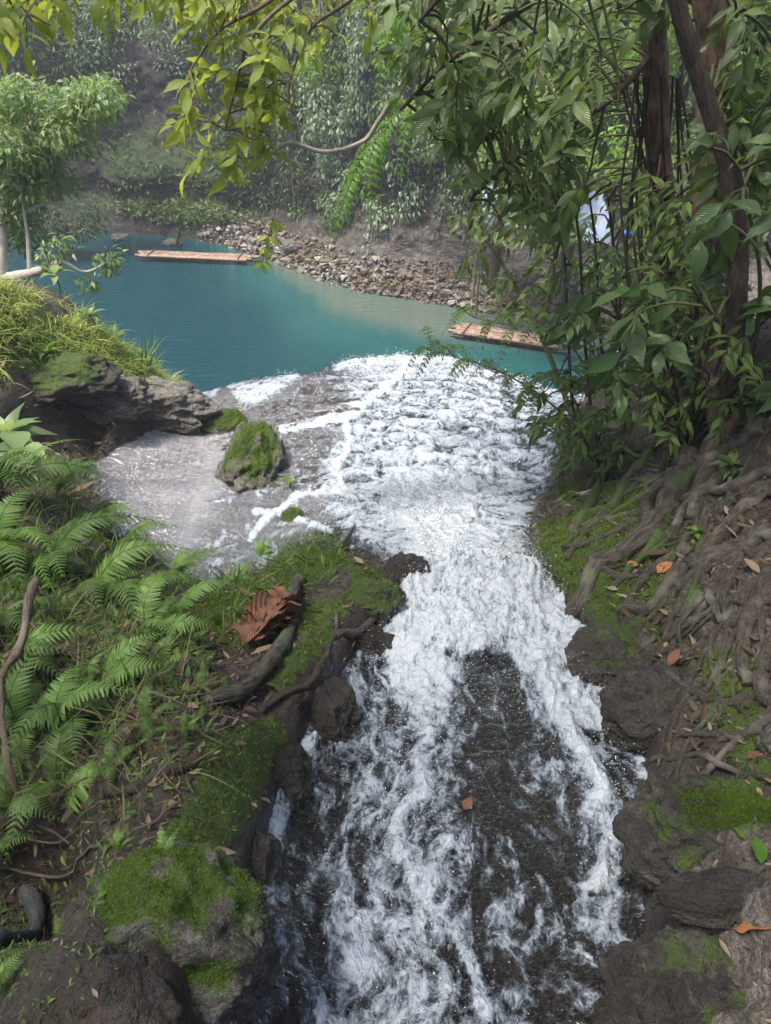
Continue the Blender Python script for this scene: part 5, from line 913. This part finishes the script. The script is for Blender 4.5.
# ================================================================== FALLEN LEAVES
def fallen(label, p0, p1, wr, mat, curl=.3, fold=.5, stalk=True, lift=.01, seg=16, wav=.9, face=(0, 0, 1)):
    g_ = G([p0[0], p1[0]], [p0[1], p1[1]]); a, b = g_[0]+[0, 0, lift], g_[1]+[0, 0, lift*1.2]; L = np.linalg.norm(b-a); mb = MB(); leaves(mb, a[None], (b-a)[None]+[[0, 0, curl*.15*L]], np.array([face], float)+rv(1, .1), [L], wr, seg, curl*.3, fold*.35, [.5], tip=1.25, wav=wav*.4)
    o = mb.build('fallen_leaf', M[mat], origin=a); tag(o, label, 'fallen leaf')
    if stalk: ms = MB(); d = nrm(a-b); tube(ms, smoothpath([a, a+d*L*.22, a+d*L*.42-[0, 0, .006]], 6), [L*.012, L*.018], 5, .1); o['_o'] = [float(v) for v in a]; ms.build('stalk', M['bark_dark'], o)
g_ = G([247, 291], [670, 620]); a, b = g_[0]+[0, 0, .05], g_[1]+[0, 0, .07]; L = np.linalg.norm(b-a); ax = nrm((b-a)[None])[0]; sd_ = nrm(np.cross(ax, [0, -.6, 1.])[None])[0]; mb = MB(); fn = nrm(np.cross(sd_, ax)[None])[0]; fn *= np.sign(fn[2])
for k in np.linspace(.02, .82, 7):
    for z in (1, -1): ll = L*(.36-.22*abs(k-.35)); leaves(mb, (a+(b-a)*k)[None], (ax*.95+sd_*z*.62+fn*.35)[None], (fn-sd_*z*.5+rv(1, .15)[0])[None], [ll], .42, 8, .25, .25, [.5], tip=1.0, wav=.5)
leaves(mb, a[None], ax[None], fn[None], [L*1.12], .22, 10, .1, .4, [.5], tip=1.1, wav=.4)
o = mb.build('fallen_leaf', M['dead_brown'], origin=a); tag(o, 'big curled reddish-brown lobed dead leaf lying beside the mossy root', 'fallen leaf'); o['_o'] = [float(v) for v in a]; ms = MB(); tube(ms, smoothpath([a, a-ax*.08, a-ax*.17-[0, 0, .03]], 6), [.004, .006], 5, .1); tube(ms, smoothpath([a, (a+b)/2+fn*.012, b], 8), [.005, .002], 5, .1); ms.build('stalk', M['bark_dark'], o)
fallen('crumpled dark brown dead leaf at the back edge of the middle mound', (340,558), (351,551), .8, 'dead_brown', .1, .5, lift=.01, face=(0, -.9, .8), wav=.6)
fallen('small orange leaf left of the big dead leaf', (230,636), (249,640), .3, 'dead_orange', .2, .3, False)
fallen('small yellow leaf on the bare soil left of the orange one', (182,658), (200,655), .3, 'dead_yellow', .2, .3, False)
fallen('glossy orange-brown leaf on the grey rock at the bottom right', (762,944), (722,937), .42, 'dead_orange', .25, .4, lift=.012)
fallen('orange leaf caught between the mossy roots', (652,592), (667,582), .7, 'dead_orange', .3, .4, False, lift=.03)
fallen('reddish leaf in the dark gap beside the thick root', (622,584), (636,578), .8, 'dead_orange', .4, .5, False, lift=.03)
fallen('fresh green leaf lying on the brown rock at the right', (752,882), (742,862), .42, 'leaf_lime', .2, .3, False, lift=.014)
fallen('narrow green leaf above the fresh one on the brown rock', (722,853), (735,861), .3, 'leaf_lime', .3, .3, False, lift=.012)
fallen('tan dead leaf stuck upright behind the jutting root', (662,682), (675,668), .35, 'dead_brown', .3, .6, False, lift=.03)
fallen('brown leaf stuck at the foot of the mossy boulder', (187,925), (190,908), .4, 'dead_brown', .3, .6, False, lift=.01)
fallen('red-brown leaf pinned under the water in the dark middle of the stream', (463,816), (471,806), .7, 'dead_brown', .2, .2, False, lift=.045)
fallen('pinkish brown leaf among the grey roots at the right', (735,590), (752,583), .4, 'dead_brown', .3, .4, False, lift=.03)
fallen('dry leaf wedged at the right edge by the small grey stone', (738,778), (755,768), .4, 'dead_brown', .3, .5, False, lift=.02)
# ================================================================== HAZE
V = np.array([[x_, y_, z_] for x_ in (-60, 60) for y_ in (-14, 52) for z_ in (-2.6, 26)], float); Fq = np.array([[0,1,3,2],[4,6,7,5],[0,4,5,1],[2,3,7,6],[0,2,6,4],[1,5,7,3]])
m, nt = newmat('haze_air'); ou = nt.nodes.new('ShaderNodeOutputMaterial'); pv = nt.nodes.new('ShaderNodeVolumePrincipled'); pv.inputs['Color'].default_value = (.86, .90, 1, 1); pv.inputs['Density'].default_value = .0024; nt.links.new(pv.outputs[0], ou.inputs['Volume'])
o = make('haze', V, Fq, m, smooth=False); tag(o, kind='stuff')
for o in list(bpy.data.objects):
    if '_o' in o: del o['_o']
